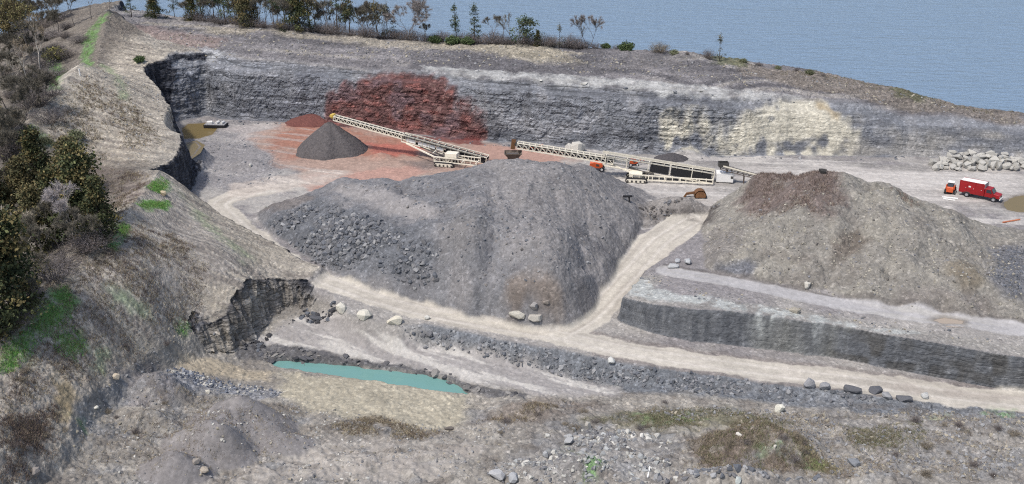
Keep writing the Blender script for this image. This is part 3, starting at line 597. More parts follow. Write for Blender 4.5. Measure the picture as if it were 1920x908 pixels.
    rkm = mth('ADD', 1.0, mth('MULTIPLY', mth('SUBTRACT', rk, 1.0), RK))
    mx2 = N(nt, 'ShaderNodeVectorMath', operation='SCALE'); L(mx.outputs[0], mx2.inputs[0]); L(rkm, mx2.inputs['Scale'])
    L(mx2.outputs[0], b.inputs['Base Color'])
    b.inputs['Roughness'].default_value = .92; b.inputs['Specular IOR Level'].default_value = .2
    hgt = mth('ADD', mth('MULTIPLY', v.outputs['Distance'], -.35), mth('ADD', mth('MULTIPLY', v2.outputs['Distance'], -.2), mth('MULTIPLY', nf.outputs['Fac'], .35)))
    rh = mth('ADD', mth('ADD', mth('MULTIPLY', cA, .9), mth('MULTIPLY', cB, .5)), mth('ADD', crack(eA, .1, 0.0), mth('MULTIPLY', bd.outputs['Fac'], 1.2)))
    hgt = mth('ADD', hgt, mth('MULTIPLY', mth('MULTIPLY', rh, .8), RK))
    bp = N(nt, 'ShaderNodeBump', Distance=.4); L(hgt, bp.inputs['Height']); L(mth('MULTIPLY', at.outputs['Alpha'], .75), bp.inputs['Strength'])
    L(bp.outputs[0], b.inputs['Normal'])
    return m
def plain(name, rgb, rough=.7, metal=0.0, var=.25, scale=3.0, bump=0.0, spec=.3):
    m, nt, b = newmat(name); L = nt.links.new
    tc = N(nt, 'ShaderNodeTexCoord'); n = N(nt, 'ShaderNodeTexNoise', Scale=scale, Detail=5.0, Roughness=.65); L(tc.outputs['Object'], n.inputs['Vector'])
    r = N(nt, 'ShaderNodeMapRange'); r.inputs['From Min'].default_value = .25; r.inputs['From Max'].default_value = .75
    r.inputs['To Min'].default_value = 1 - var; r.inputs['To Max'].default_value = 1 + var; L(n.outputs['Fac'], r.inputs['Value'])
    oi = N(nt, 'ShaderNodeObjectInfo'); r2 = N(nt, 'ShaderNodeMapRange'); r2.inputs['To Min'].default_value = 1 - var * .5; r2.inputs['To Max'].default_value = 1 + var * .5
    L(oi.outputs['Random'], r2.inputs['Value'])
    mu = N(nt, 'ShaderNodeMath', operation='MULTIPLY'); L(r.outputs[0], mu.inputs[0]); L(r2.outputs[0], mu.inputs[1])
    s = N(nt, 'ShaderNodeVectorMath', operation='SCALE'); s.inputs[0].default_value = rgb; L(mu.outputs[0], s.inputs['Scale'])
    L(s.outputs[0], b.inputs['Base Color']); b.inputs['Roughness'].default_value = rough; b.inputs['Metallic'].default_value = metal; b.inputs['Specular IOR Level'].default_value = spec
    if bump:
        bp = N(nt, 'ShaderNodeBump', Distance=bump, Strength=.8); L(n.outputs['Fac'], bp.inputs['Height']); L(bp.outputs[0], b.inputs['Normal'])
    return m
def vcol(name, rough=.85, var=.2, scale=2.0, trans=0.0, bump=0.0):
    """plants and stones : colour kept per clump in the mesh"""
    m, nt, b = newmat(name); L = nt.links.new
    at = N(nt, 'ShaderNodeVertexColor', layer_name="Col"); oi = N(nt, 'ShaderNodeObjectInfo')
    r2 = N(nt, 'ShaderNodeMapRange'); r2.inputs['To Min'].default_value = 1 - var; r2.inputs['To Max'].default_value = 1 + var; L(oi.outputs['Random'], r2.inputs['Value'])
    s = N(nt, 'ShaderNodeVectorMath', operation='SCALE'); L(at.outputs['Color'], s.inputs[0]); L(r2.outputs[0], s.inputs['Scale'])
    L(s.outputs[0], b.inputs['Base Color']); b.inputs['Roughness'].default_value = rough; b.inputs['Specular IOR Level'].default_value = .2
    if bump:
        tc = N(nt, 'ShaderNodeTexCoord'); n = N(nt, 'ShaderNodeTexNoise', Scale=scale, Detail=5.0, Roughness=.7); L(tc.outputs['Object'], n.inputs['Vector'])
        bp = N(nt, 'ShaderNodeBump', Distance=bump, Strength=.8); L(n.outputs['Fac'], bp.inputs['Height']); L(bp.outputs[0], b.inputs['Normal'])
    return m
def water(name, rgb, rough=.12, wave=None, spec=.5):
    m, nt, b = newmat(name); L = nt.links.new
    b.inputs['Base Color'].default_value = (*rgb, 1); b.inputs['Roughness'].default_value = rough; b.inputs['IOR'].default_value = 1.33; b.inputs['Specular IOR Level'].default_value = spec
    if wave:
        tc = N(nt, 'ShaderNodeTexCoord'); h = None
        for sc, rot, st, d in wave:
            mp = N(nt, 'ShaderNodeMapping'); mp.inputs['Rotation'].default_value = (0, 0, math.radians(rot)); mp.inputs['Scale'].default_value = (sc * st, sc, 1); L(tc.outputs['Object'], mp.inputs['Vector'])
            n = N(nt, 'ShaderNodeTexNoise', Scale=1.0, Detail=3.0, Roughness=.55); L(mp.outputs[0], n.inputs['Vector'])
            q = N(nt, 'ShaderNodeMath', operation='MULTIPLY'); L(n.outputs['Fac'], q.inputs[0]); q.inputs[1].default_value = d
            if h is None: h = q.outputs[0]
            else:
                a = N(nt, 'ShaderNodeMath', operation='ADD'); L(h, a.inputs[0]); L(q.outputs[0], a.inputs[1]); h = a.outputs[0]
        bp = N(nt, 'ShaderNodeBump', Distance=1.0, Strength=1.0); L(h, bp.inputs['Height']); L(bp.outputs[0], b.inputs['Normal'])
    return m

# ------------------------------------------------------------------ the land as separate surfaces
GM = ground_mat()
ROCKV = np.clip(steep * 1.2, 0, 1).astype(F32)
BANKV = ss(1.5, 3, mB) * (mL < -.2) * .5
ROCKV = np.where((mB > -7) & (mB < 3) & (mL < -.2), np.maximum(ROCKV, ss(-7, -6, mB) * ss(3, 1, mB) * ss(.45, .9, sl)), ROCKV)
reg = np.zeros(len(x), np.int32)                               # 0 quarry floor
reg[(mL < 0) & (mB > -6.8)] = 1                                # back wall
reg[(mL < 0) & (mB > 1.5)] = 2                                 # bank above it
reg[(mR < .9) & (y < 166) & (x > 8) & (mB < -6.8) & (mL < 0)] = 3    # bench on the right with its face
reg[(mP > .6) & (mL < 0)] = 4                                  # pit
reg[(mP > .6) & (mL < 0) & (y < 139 - .08 * x) & ((x > 2) | (y < 133))] = 5   # foreground ground
reg[(mC > .1) & (mP < .6) & (mL < 0) & (x < 30)] = 6
reg[(mD > .1) & (mP < .6) & (x > 15)] = 7
reg[(mL > -1.4)] = 8
reg[(mL > -1.4) & (x < -75) & (y > 193)] = 9
reg[(mMnd > .12) & (mL < -1)] = 10
reg[(ROCKV > .5) & (mL > -3.2) & (mL < 1.8) & (y < 182)] = 13
reg[(ROCKV > .5) & (mL > -3.2) & (mL < 1.8) & (y >= 182) & (y < 262)] = 14
reg[(reg == 3) & (ROCKV > .5)] = 15
reg[mRoad > .5] = 11
reg[mBR > .5] = 12
V = np.stack([x, y, z], 1).astype(F32)
ii = np.arange(NR * NC).reshape(NR, NC)
Q = np.stack([ii[:-1, :-1], ii[:-1, 1:], ii[1:, 1:], ii[1:, :-1]], -1).reshape(-1, 4)
fr = np.sort(reg[Q], 1)[:, 2]
def mesh_from(name, verts, faces, mat, cols=None, smooth=True, rock=None):
    me = bpy.data.meshes.new(name); nf, k = faces.shape
    me.vertices.add(len(verts)); me.vertices.foreach_set("co", np.ascontiguousarray(verts, F32).ravel())
    me.loops.add(nf * k); me.loops.foreach_set("vertex_index", np.ascontiguousarray(faces, np.int32).ravel())
    me.polygons.add(nf); me.polygons.foreach_set("loop_start", np.arange(0, nf * k, k, dtype=np.int32))
    me.polygons.foreach_set("use_smooth", np.full(nf, smooth, bool) if np.isscalar(smooth) else np.asarray(smooth))
    if cols is not None:
        ca = me.color_attributes.new("Col", 'FLOAT_COLOR', 'POINT'); ca.data.foreach_set("color", np.ascontiguousarray(cols, F32).ravel())
    if rock is not None:
        ra = me.color_attributes.new("Rock", 'FLOAT_COLOR', 'POINT'); q = np.ones((len(verts), 4), F32); q[:, 0] = rock; ra.data.foreach_set("color", q.ravel())
    me.update(calc_edges=True); me.materials.append(mat); return me
def link(name, me, parent=None, loc=None):
    o = bpy.data.objects.new(name, me); COL.objects.link(o)
    if parent is not None: o.parent = parent
    if loc is not None: o.location = loc
    return o
RKW = np.maximum(ROCKV * np.where(bench_cl & ~nearcl, .2 + .4 * ss(50, 62, x), 1 - .55 * ss(40, 58, x) * (mB > -8)), BANKV).astype(F32)
FSM = (np.maximum(mRoad, np.maximum(mBR, ss(-.5, .5, mPond)))[Q].max(1) > .5) | (ROCKV[Q].max(1) < .3) & (rough[Q].mean(1) < .5)
RGBA = np.concatenate([col, rough[:, None]], 1)
LAND = [(0, 'quarry_floor', 'pale grey dusty quarry floor where the conveyors and trucks stand', 'ground', 'structure', None),
 (1, 'rock_wall', 'long layered grey rock wall closing the back of the quarry, stained red in one place', 'rock wall', 'structure', None),
 (2, 'upper_bank', 'stepped grey bank between the back rock wall and the trees by the lake', 'bank', 'structure', None),
 (3, 'rock_bench', 'grey rock bench with a sheer face above the right half of the haul road', 'rock bench', 'structure', None),
 (4, 'pit_floor', 'lowest pit floor with wheel tracks and sand around the teal pond', 'ground', 'structure', None),
 (5, 'rough_ground', 'rough stony ground with dry weeds along the bottom of the photo', 'ground', 'structure', None),
 (6, 'spoil_heap', 'broad grey spoil heap in the middle of the quarry above the haul road', 'spoil heap', None, 'spoil heaps'),
 (7, 'spoil_heap', 'broad tan stony spoil heap with brown weeds on top, beside the bench road', 'spoil heap', None, 'spoil heaps'),
 (8, 'embankment', 'nearer earth embankment with green grass patches along its crest', 'embankment', 'structure', None),
 (9, 'embankment', 'farther bare tan embankment with a white marker post on its crest', 'embankment', 'structure', None),
 (10, 'gravel_mound', 'cluster of low grey gravel mounds in front of the sandy flat', 'gravel heap', None, None),
 (11, 'haul_road', 'pale dusty haul road winding through the quarry with its steep side ramp', 'road', 'structure', None),
 (13, 'rock_face', 'jagged near-black rock face under the near embankment, left of the wheel tracks', 'rock face', 'structure', None),
 (14, 'rock_face', 'dark rock face under the far embankment beside the two brown puddles', 'rock face', 'structure', None),
 (15, 'rock_face', 'sheer grey rock face of the bench along the right half of the haul road', 'rock face', 'structure', None),
 (12, 'bench_road', 'narrow grey track along the top of the rock bench', 'road', 'structure', None)]
for k, nm, lab, cat, kind, grp in LAND:
    f = Q[fr == k]
    if not len(f): print("EMPTY", nm); continue
    u_, inv = np.unique(f, return_inverse=True)
    tag(link(nm, mesh_from(nm, V[u_], inv.reshape(-1, 4), GM, RGBA[u_], FSM[fr == k], RKW[u_])), lab, cat, grp, kind)

# the land as it finally lies : for setting things on it
BASEDZ = bil(H, x, y)
from mathutils.bvhtree import BVHTree
_q = Q
BV = BVHTree.FromPolygons([tuple(v) for v in V[::1].tolist()], _q.tolist()) if False else None
def ground_grid():
    """height of the finished surface on the raster (nearest vertex splat)"""
    s = np.zeros(H.size); c = np.zeros(H.size)
    ix = np.clip(np.round((x - X0) / DS), 0, H.shape[1] - 1).astype(int); iy = np.clip(np.round((y - Y0) / DS), 0, H.shape[0] - 1).astype(int)
    k = iy * H.shape[1] + ix
    s = np.bincount(k, weights=z, minlength=H.size); c = np.bincount(k, minlength=H.size)
    G = H.ravel().copy(); G[c > 0] = s[c > 0] / c[c > 0]; return G.reshape(H.shape)
G = ground_grid()
def gz(x_, y_): return float(bil(G, np.array([x_]), np.array([y_]))[0])
def at(u, v):
    p = hit(u, v); p[2] = gz(p[0], p[1]); return p

# ------------------------------------------------------------------ water
def sheet(name, L, z_, mat):
    bm = bmesh.new(); cx = sum(p[0] for p in L) / len(L); cy = sum(p[1] for p in L) / len(L)
    vs = []
    for p in L:
        d = math.hypot(p[0] - cx, p[1] - cy); k = 1 + .8 / d
        vs.append(bm.verts.new((cx + (p[0] - cx) * k, cy + (p[1] - cy) * k, z_)))
    bm.faces.new(vs); me = bpy.data.meshes.new(name); bm.to_mesh(me); bm.free(); me.materials.append(mat); return link(name, me)
def grow(L, d):
    n = len(L); o = []
    A = sum(L[i][0] * L[(i+1) % n][1] - L[(i+1) % n][0] * L[i][1] for i in range(n)); s = 1 if A > 0 else -1
    for i in range(n):
        a, b = L[i-1], L[(i+1) % n]; tx, ty = b[0]-a[0], b[1]-a[1]; l = math.hypot(tx, ty) + 1e-6
        o.append((L[i][0] + s * ty / l * d, L[i][1] - s * tx / l * d))
    return o
tag(sheet('pond', grow(POND, .9), POND_Z, water('pond_water', (.145, .285, .265), .05, spec=.25)), 'narrow teal quarry pond below the rock ledge', 'pond', None, 'structure')
MUD = water('muddy_water', (.17, .13, .06), .2, spec=.15); GREYW = water('silty_water', (.34, .29, .24), .3, spec=.3)
for k, lab in (('brown', 'brown puddle under the far left corner of the rock wall'), ('ochre', 'ochre puddle at the foot of the dark left rock face'),
               ('yard', 'brown puddle behind the red truck at the right edge'), ('bench', 'shallow beige puddle on the bench road')):
    tag(sheet('puddle', grow(PUD[k][1], .5), PUDZ[k], GREYW if k == 'bench' else MUD), lab, 'puddle', 'puddles', 'structure')
bm = bmesh.new(); bmesh.ops.create_grid(bm, x_segments=8, y_segments=8, size=4000); me = bpy.data.meshes.new('lake'); bm.to_mesh(me); bm.free()
me.materials.append(water('lake_water', (.175, .25, .345), .2, [(.05, -14, .3, 1.8), (.3, -14, .4, 1.5), (.8, -18, .45, .8)], .5))
tag(link('lake', me, None, (0, 3500, -14.0)), 'wide blue rippled lake behind the quarry', 'lake', None, 'structure')

# ------------------------------------------------------------------ light
w = bpy.data.worlds.new("World"); SC.world = w; w.use_nodes = True
SUN_AZ, SUN_EL = math.radians(-134), math.radians(60)            # azimuth measured from +Y (view) towards +X
sky = w.node_tree.nodes.new('ShaderNodeTexSky'); sky.sky_type = 'NISHITA'; sky.sun_disc = False
sky.sun_elevation = SUN_EL; sky.sun_rotation = SUN_AZ; sky.air_density = 1.0; sky.dust_density = 3.0
bg = w.node_tree.nodes['Background']; bg.inputs['Strength'].default_value = .13
w.node_tree.links.new(sky.outputs[0], bg.inputs[0])
sl_ = bpy.data.lights.new('sun', 'SUN'); sl_.energy = 2.2; sl_.angle = math.radians(4); sl_.color = (1, .95, .88)
so = bpy.data.objects.new('sun', sl_); COL.objects.link(so)
sd = Vector((math.sin(SUN_AZ) * math.cos(SUN_EL), math.cos(SUN_AZ) * math.cos(SUN_EL), math.sin(SUN_EL)))
so.rotation_euler = sd.to_track_quat('Z', 'Y').to_euler(); so.location = (0, 150, 120)
vs_ = SC.view_settings; vs_.view_transform = 'Standard'; vs_.look = 'None'; vs_.exposure = 0.42; vs_.gamma = 1
SC.cycles.max_bounces = 3; SC.cycles.diffuse_bounces = 2; SC.cycles.use_denoising = False; SC.cycles.filter_width = 1.15
# ------------------------------------------------------------------ mesh builder for made things
class MB:
    def __init__(s): s.v = []; s.f = []
    def box(s, c, size, rz=0, M=None):
        hx_, hy_, hz_ = size[0] / 2, size[1] / 2, size[2] / 2; R = M if M is not None else Matrix.Rotation(rz, 3, 'Z'); n = len(s.v)
        for dx, dy, dz in ((-1,-1,-1),(1,-1,-1),(1,1,-1),(-1,1,-1),(-1,-1,1),(1,-1,1),(1,1,1),(-1,1,1)):
            s.v.append(tuple(Vector(c) + R @ Vector((dx * hx_, dy * hy_, dz * hz_))))
        s.f += [tuple(n + i for i in q) for q in ((0,3,2,1),(4,5,6,7),(0,1,5,4),(1,2,6,5),(2,3,7,6),(3,0,4,7))]; return s
    def beam(s, p, q, w, h=None):
        p, q = Vector(p), Vector(q); d = q - p; l = d.length
        if l < 1e-6: return s
        X = d / l; U = Vector((0, 0, 1)) if abs(X.z) < .95 else Vector((0, 1, 0)); Y = U.cross(X).normalized(); Z = X.cross(Y)
        return s.box((p + q) / 2, (l, w, h or w), M=Matrix((X, Y, Z)).transposed())
    def cyl(s, p, q, r, r2=None, n=14, cap=True):
        p, q = Vector(p), Vector(q); X = (q - p).normalized(); U = Vector((0, 0, 1)) if abs(X.z) < .95 else Vector((0, 1, 0)); Y = U.cross(X).normalized(); Z = X.cross(Y)
        b = len(s.v); r2 = r if r2 is None else r2
        for k in range(n):
            a = 2 * PI * k / n; o = Y * math.cos(a) + Z * math.sin(a); s.v.append(tuple(p + o * r)); s.v.append(tuple(q + o * r2))
        for k in range(n):
            a, c = b + 2 * k, b + 2 * ((k + 1) % n); s.f.append((a, c, c + 1, a + 1))
        if cap: s.f.append(tuple(b + 2 * k for k in range(n))[::-1]); s.f.append(tuple(b + 2 * k + 1 for k in range(n)))
        return s
    def prism(s, prof, o, A, B, Cv, depth):
        """profile of (a, b) points in axes A, B extruded by depth along Cv, centred"""
        n = len(prof); b = len(s.v); o, A, B, Cv = Vector(o), Vector(A), Vector(B), Vector(Cv)
        for k in (-.5, .5):
            for p in prof: s.v.append(tuple(o + A * p[0] + B * p[1] + Cv * depth * k))
        s.f.append(tuple(range(b, b + n))[::-1]); s.f.append(tuple(range(b + n, b + 2 * n)))
        for i in range(n): j = (i + 1) % n; s.f.append((b + i, b + j, b + n + j, b + n + i))
        return s
    def poly(s, pts): b = len(s.v); s.v += [tuple(p) for p in pts]; s.f.append(tuple(range(b, b + len(pts)))); return s
    def build(s, name, mat, parent=None, bevel=0.0, smooth=False, origin=None):
        o0 = Vector(origin) if origin is not None else (parent_loc(parent) if parent is not None else Vector((0, 0, 0)))
        me = bpy.data.meshes.new(name); me.from_pydata([tuple(Vector(p) - o0) for p in s.v], [], s.f)
        b = bmesh.new(); b.from_mesh(me); bmesh.ops.recalc_face_normals(b, faces=b.faces)
        if bevel: bmesh.ops.bevel(b, geom=b.edges[:], offset=bevel, segments=1, affect='EDGES', clamp_overlap=True)
        b.to_mesh(me); b.free(); me.materials.append(mat)
        if smooth: me.polygons.foreach_set("use_smooth", [True] * len(me.polygons))
        o = link(name, me, parent, o0 if parent is None else None); return o
def parent_loc(o):
    l = Vector((0, 0, 0))
    while o is not None: l = l + o.location; o = o.parent
    return l
def thing(name, loc, label, cat, group=None):
    o = bpy.data.objects.new(name, None); COL.objects.link(o); o.location = loc; o.empty_display_size = .5; return tag(o, label, cat, group)

CREAM = plain('cream_paint', (.74, .69, .57), .55, var=.14, scale=1.2); RUBBER = plain('black_rubber', (.022, .022, .025), .8, var=.3)
STEEL = plain('dark_steel', (.09, .085, .08), .5, .5, var=.3); YELLOW = plain('yellow_paint', (.62, .44, .10), .5, var=.15)
ORANGE = plain('orange_paint', (.55, .10, .035), .45, var=.15); RED = plain('red_paint', (.29, .014, .018), .45, var=.15, scale=1.0)
WHITE = plain('white_paint', (.74, .73, .70), .6, var=.1); GLASS = plain('dark_glass', (.03, .035, .045), .08, spec=.6, var=.1)
RUST = plain('rusty_steel', (.17, .085, .04), .85, var=.35, scale=2.0); DUSTY = plain('dusty_brown_steel', (.13, .105, .085), .8, var=.3); GREYP = plain('grey_paint', (.30, .30, .31), .6, var=.15)
CHROME = plain('lamp_glass', (.7, .7, .68), .15, var=.05); DIRT = plain('carried_stone', (.10, .095, .1), .95, var=.4, scale=4)

def crawler(root, c, ax, L, w, h):
    """crawler track unit, centred on c, along unit vector ax"""
    ax = Vector(ax); Up = Vector((0, 0, 1)); sd_ = ax.cross(Up).normalized(); r = h / 2; prof = []
    for k in range(9): a = PI / 2 + PI * k / 8; prof.append((-L / 2 + r + r * math.cos(a), r + r * math.sin(a)))
    for k in range(9): a = -PI / 2 + PI * k / 8; prof.append((L / 2 - r + r * math.cos(a), r + r * math.sin(a)))
    t = MB().prism(prof, c, ax, Up, sd_, w).build('crawler_track', RUBBER, root)
    m = MB().prism([(p[0] * .9, r + (p[1] - r) * .7) for p in prof], c, ax, Up, sd_, w + .06); m.build('track_frame', CREAM, t)
    m = MB()
    for k in range(5):
        q = Vector(c) + ax * (-L / 2 + r + (L - 2 * r) * k / 4) + Up * r * .8
        m.cyl(q - sd_ * (w / 2 + .07), q + sd_ * (w / 2 + .07), r * .45, n=10)
    m.build('track_roller', STEEL, t)
    return t
def lattice(m, F, s0, s1, n, wid, dep, th, base=0.0, diag=True):
    """box truss between two stations of axis frame F"""
    for a in (-wid / 2, wid / 2):
        for b in (base, base - dep): m.beam(F(s0, a, b), F(s1, a, b), th)
        for k in range(n + 1):
            s = s0 + (s1 - s0) * k / n; m.beam(F(s, a, base), F(s, a, base - dep), th * .75)
            if diag and k < n:
                s2 = s0 + (s1 - s0) * (k + 1) / n; m.beam(F(s, a, base - dep), F(s2, a, base), th * .6)
    for k in range(n + 1):
        s = s0 + (s1 - s0) * k / n
        for b in (base, base - dep): m.beam(F(s, -wid / 2, b), F(s, wid / 2, b), th * .6)
def frame(T, Hd):
    T, Hd = Vector(T), Vector(Hd); X = (Hd - T); Y = Vector((0, 0, 1)).cross(X).normalized(); Z = X.cross(Y).normalized()
    if Z.z < 0: Z = -Z
    return lambda s, a=0, b=0: T + X * s + Y * a + Z * b

# ---------------- stacker above the dark cone
T1, H1 = P(914, 297, .9), np.array([-39.2, 233.0, 7.25]); F1 = frame(T1, H1)
r1 = thing('stacking_conveyor', (T1[0], T1[1], 0), 'long cream stacking conveyor raised over the dark gravel cone, tail behind the grey heap', 'conveyor', 'mobile conveyors')
m = MB(); lattice(m, F1, .50, .985, 17, 1.3, .9, .19, .3); lo_ = m.build('outer_boom', CREAM, r1)
m = MB(); lattice(m, F1, .0, .535, 12, 1.8, 1.5, .2, .4, False)
main1 = m.build('main_boom', CREAM, r1)
m = MB()
for s in (.40, .475):
    for a in (-.88, .88): m.beam(F1(s - .028, a, -.45), F1(s + .028, a, -.45), .06, .75)
for s in (.29, .345):
    for a in (-.88, .88): m.beam(F1(s - .024, a, -.45), F1(s + .024, a, -.45), .06, .7)
m.build('side_panel', WHITE, main1)
m = MB()
for a in (-.9, .9): m.beam(F1(.01, a, -.55), F1(.25, a, -.55), .05, 1.15)
m.build('rubber_skirt', RUBBER, main1)
m = MB(); m.beam(F1(-.005, 0, .08), F1(.99, 0, .08), 1.0, .3); m.beam(F1(.5, 0, -.4), F1(.98, 0, -.4), .9, .12); m.beam(F1(.0, .0, -1.0), F1(.5, 0, -1.0), .9, .05); m.build('belt', RUBBER, r1)
m = MB()
for k in range(16): s = .02 + .5 * k / 15; m.beam(F1(s, 1.15, .2), F1(s, 1.15, 1.15), .05)
m.beam(F1(.02, 1.15, 1.15), F1(.52, 1.15, 1.15), .06); m.beam(F1(.02, 1.15, .7), F1(.52, 1.15, .7), .05); m.beam(F1(.02, 1.0, .22), F1(.52, 1.0, .22), .6, .05); m.build('walkway_rail', STEEL, r1)
m = MB(); m.cyl(F1(.995, -.62, .1), F1(.995, .62, .1), .38); m.box(F1(1.0, 0, .25), (.7, 1.5, .5), math.atan2(H1[1] - T1[1], H1[0] - T1[0])); m.build('head_drum', YELLOW, r1)
ax1 = Vector((H1[0] - T1[0], H1[1] - T1[1], 0)).normalized(); sd1 = Vector((0, 0, 1)).cross(ax1)
c1 = Vector(P(838, 309, 0)); c1.z = 0
ch = MB()
for a in (-1.3, 1.3):
    for zz_ in (.95, 1.95): ch.beam(c1 + ax1 * 2.4 + sd1 * a + Vector((0, 0, zz_)), c1 - ax1 * 7 + sd1 * a + Vector((0, 0, zz_ * .88)), .2)
    for k in range(8): q = c1 + ax1 * (2.4 - 9.4 * k / 7) + sd1 * a; ch.beam(q + Vector((0, 0, .85)), q + Vector((0, 0, 1.9)), .15)
for k in range(4): q = c1 + ax1 * (2.2 - 3 * k) + Vector((0, 0, 1.2)); ch.beam(q - sd1 * 1.3, q + sd1 * 1.3, .2)
chs = ch.build('chassis', CREAM, r1)
MB().box(c1 - ax1 * 1.2 + Vector((0, 0, 2.35)), (2.6, 1.9, .9), math.atan2(ax1.y, ax1.x)).build('engine_housing', CREAM, chs, .05)
for a in (-1.75, 1.75): crawler(chs, tuple(c1 + sd1 * a), tuple(ax1), 4.4, .55, .95)
m = MB()
for a in (-.95, .95): m.beam(c1 + ax1 * 2.2 + sd1 * a + Vector((0, 0, 1.7)), F1(.50, a, -1.2), .26)
m.beam(c1 + ax1 * 2.7 + sd1 * 1.0 + Vector((0, 0, 2.6)), c1 + ax1 * 2.7 - sd1 * 1.0 + Vector((0, 0, 2.6)), .15); m.build('support_strut', CREAM, r1)
m = MB()
for a in (-.55, .55): m.cyl(c1 - ax1 * .2 + sd1 * a + Vector((0, 0, 1.9)), F1(.43, a, -1.2), .13)
m.build('lifting_ram', STEEL, r1)

# ---------------- second conveyor in the middle of the yard
T2, H2 = P(1338, 331, 1.1), P(967, 270, 6.2); H2 = H2 * (216.5 / H2[1]); H2[2] = 70 - 216.5 * (70 - P(967, 270, 6.2)[2]) / P(967, 270, 6.2)[1]
F2 = frame(T2, H2); ax2 = Vector((H2[0] - T2[0], H2[1] - T2[1], 0)).normalized(); sd2 = Vector((0, 0, 1)).cross(ax2)
r2 = thing('stacking_conveyor', (T2[0], T2[1], 0), 'longest cream conveyor with black side screens, stretching toward the brown hopper', 'conveyor', 'mobile conveyors')
m = MB(); lattice(m, F2, .50, .99, 16, 1.3, 1.2, .2, .45); m.build('outer_boom', CREAM, r2)
m = MB(); lattice(m, F2, .0, .54, 5, 2.0, 2.1, .2, .9, False); mb2 = m.build('main_boom', CREAM, r2)
for a in (-1.03, 1.03):
    MB().beam(F2(.012, a, -.12), F2(.21, a, -.12), .06, 1.55).build('side_screen', RUBBER, mb2); MB().beam(F2(.222, a, -.12), F2(.315, a, -.12), .06, 1.55).build('side_screen', RUBBER, mb2)
m = MB(); m.beam(F2(.42, -1.03, -.3), F2(.5, -1.03, -.3), .05, .9); m.build('side_panel', WHITE, mb2)
m = MB(); m.beam(F2(.0, 0, .6), F2(.545, 0, .6), 1.2, .08); m.beam(F2(.5, 0, .15), F2(.995, 0, .15), 1.0, .3); m.beam(F2(.5, 0, -.5), F2(.99, 0, -.5), .9, .12); m.build('belt', RUBBER, r2)
m = MB(); m.beam(F2(.0, 1.3, 1.5), F2(.56, 1.3, 1.5), .14); m.beam(F2(.0, -.75, 1.2), F2(.56, -.75, 1.2), .1, .35)
for k in range(10): s = .56 * k / 9; m.beam(F2(s, 1.3, .8), F2(s, 1.3, 1.5), .08)
m.build('top_rail', CREAM, r2)
m = MB(); m.cyl(F2(.995, -.6, .1), F2(.995, .6, .1), .36); m.build('head_drum', STEEL, r2)
m = MB(); m.beam(F2(1.012, 0, .9) , F2(1.012, 0, -1.25) , .9, .1); m.build('head_curtain', RUST, r2)
k0, k1 = Vector(P(1186, 338, 0)), Vector(P(1336, 345, 0))
ch = MB(); e2_ = (k1 - k0).normalized(); s2_ = Vector((0, 0, 1)).cross(e2_)
for a in (-1.2, 1.2):
    for zz_ in (.55, 1.5): ch.beam(k0 + s2_ * a + Vector((0, 0, zz_ * 1.05)), k1 + s2_ * a + Vector((0, 0, zz_ * .8)), .2)
    for k in range(13): q = k0 + (k1 - k0) * (k / 12) + s2_ * a; ch.beam(q + Vector((0, 0, .5)), q + Vector((0, 0, 1.4)), .17)
for k in range(6): q = k0 + (k1 - k0) * (k / 5) + Vector((0, 0, .8)); ch.beam(q - s2_ * 1.2, q + s2_ * 1.2, .18)
ch.box(k0 + e2_ * .6 + Vector((0, 0, 1.35)), (2.6, 2.2, .7), math.atan2(e2_.y, e2_.x)); chs = ch.build('chassis', CREAM, r2)
for a in (-1.7, 1.7): crawler(chs, tuple(k0 + e2_ * .8 + s2_ * a), tuple(e2_), 4.4, .6, 1.0)
m = MB()
for a in (-.95, .95): m.beam(k0 + e2_ * .9 + s2_ * a + Vector((0, 0, 1.5)), F2(.53, a, -1.2), .26)
m.build('support_strut', CREAM, r2)
m = MB()
for a in (-.5, .5): m.cyl(k0 + e2_ * 4.2 + s2_ * a + Vector((0, 0, 1.4)), F2(.42, a, -1.1), .14)
m.build('lifting_ram', STEEL, r2)
pb = Vector(P(1358, 341, 0)); MB().box(pb + Vector((0, 0, 1.15)), (3.4, 2.2, 1.9), math.atan2(e2_.y, e2_.x)).build('engine_housing', WHITE, r2, .08)
MB().box(pb + e2_ * 1.4 - s2_ * 1.12 + Vector((0, 0, 1.3)), (.5, .04, .5), math.atan2(e2_.y, e2_.x)).build('vent', STEEL, r2); m = MB(); m.box(pb + Vector((0, 0, 2.25)) + e2_ * .4, (.35, .35, .5)); m.build('exhaust_stack', STEEL, r2)

# ---------------- feeder
fa, fb = P(1352, 312, 3.0), P(1470, 343, .4); fa = fa * (209 / fa[1]); fa[2] = 70 - 209 * (70 - P(1352, 312, 3)[2]) / P(1352, 312, 3)[1]
F3 = frame(fb, fa); r3 = thing('feed_conveyor', (fb[0], fb[1], 0), 'short dark feed conveyor between the white engine box and the tan heap', 'conveyor', 'mobile conveyors')
m = MB(); lattice(m, F3, 0, 1, 11, 1.2, .6, .12, .1, False); m.build('boom', DUSTY, r3)
MB().beam(F3(0, 0, .25), F3(1.01, 0, .25), .95, .08).build('belt', RUBBER, r3)
m = MB(); m.beam(F3(.0, .75, .35), F3(1, .75, .35), .1, .3); m.build('side_board', CREAM, r3)
for s in (.62, .3):
    for a in (-.5, .5): q = F3(s, a, -.5); MB().beam(q, (q.x, q.y, .05), .14).build('leg', DUSTY, r3)
q = F3(.97, 0, .2); m = MB()
for k, (dx, dy) in enumerate(((-1, 0), (1, 0), (0, -1), (0, 1))): m.box((q.x + dx * .95, q.y + dy * .75, q.z + .35), (.08 if dx else 1.9, .08 if dy else 1.5, .9))
m.build('hopper', STEEL, r3)

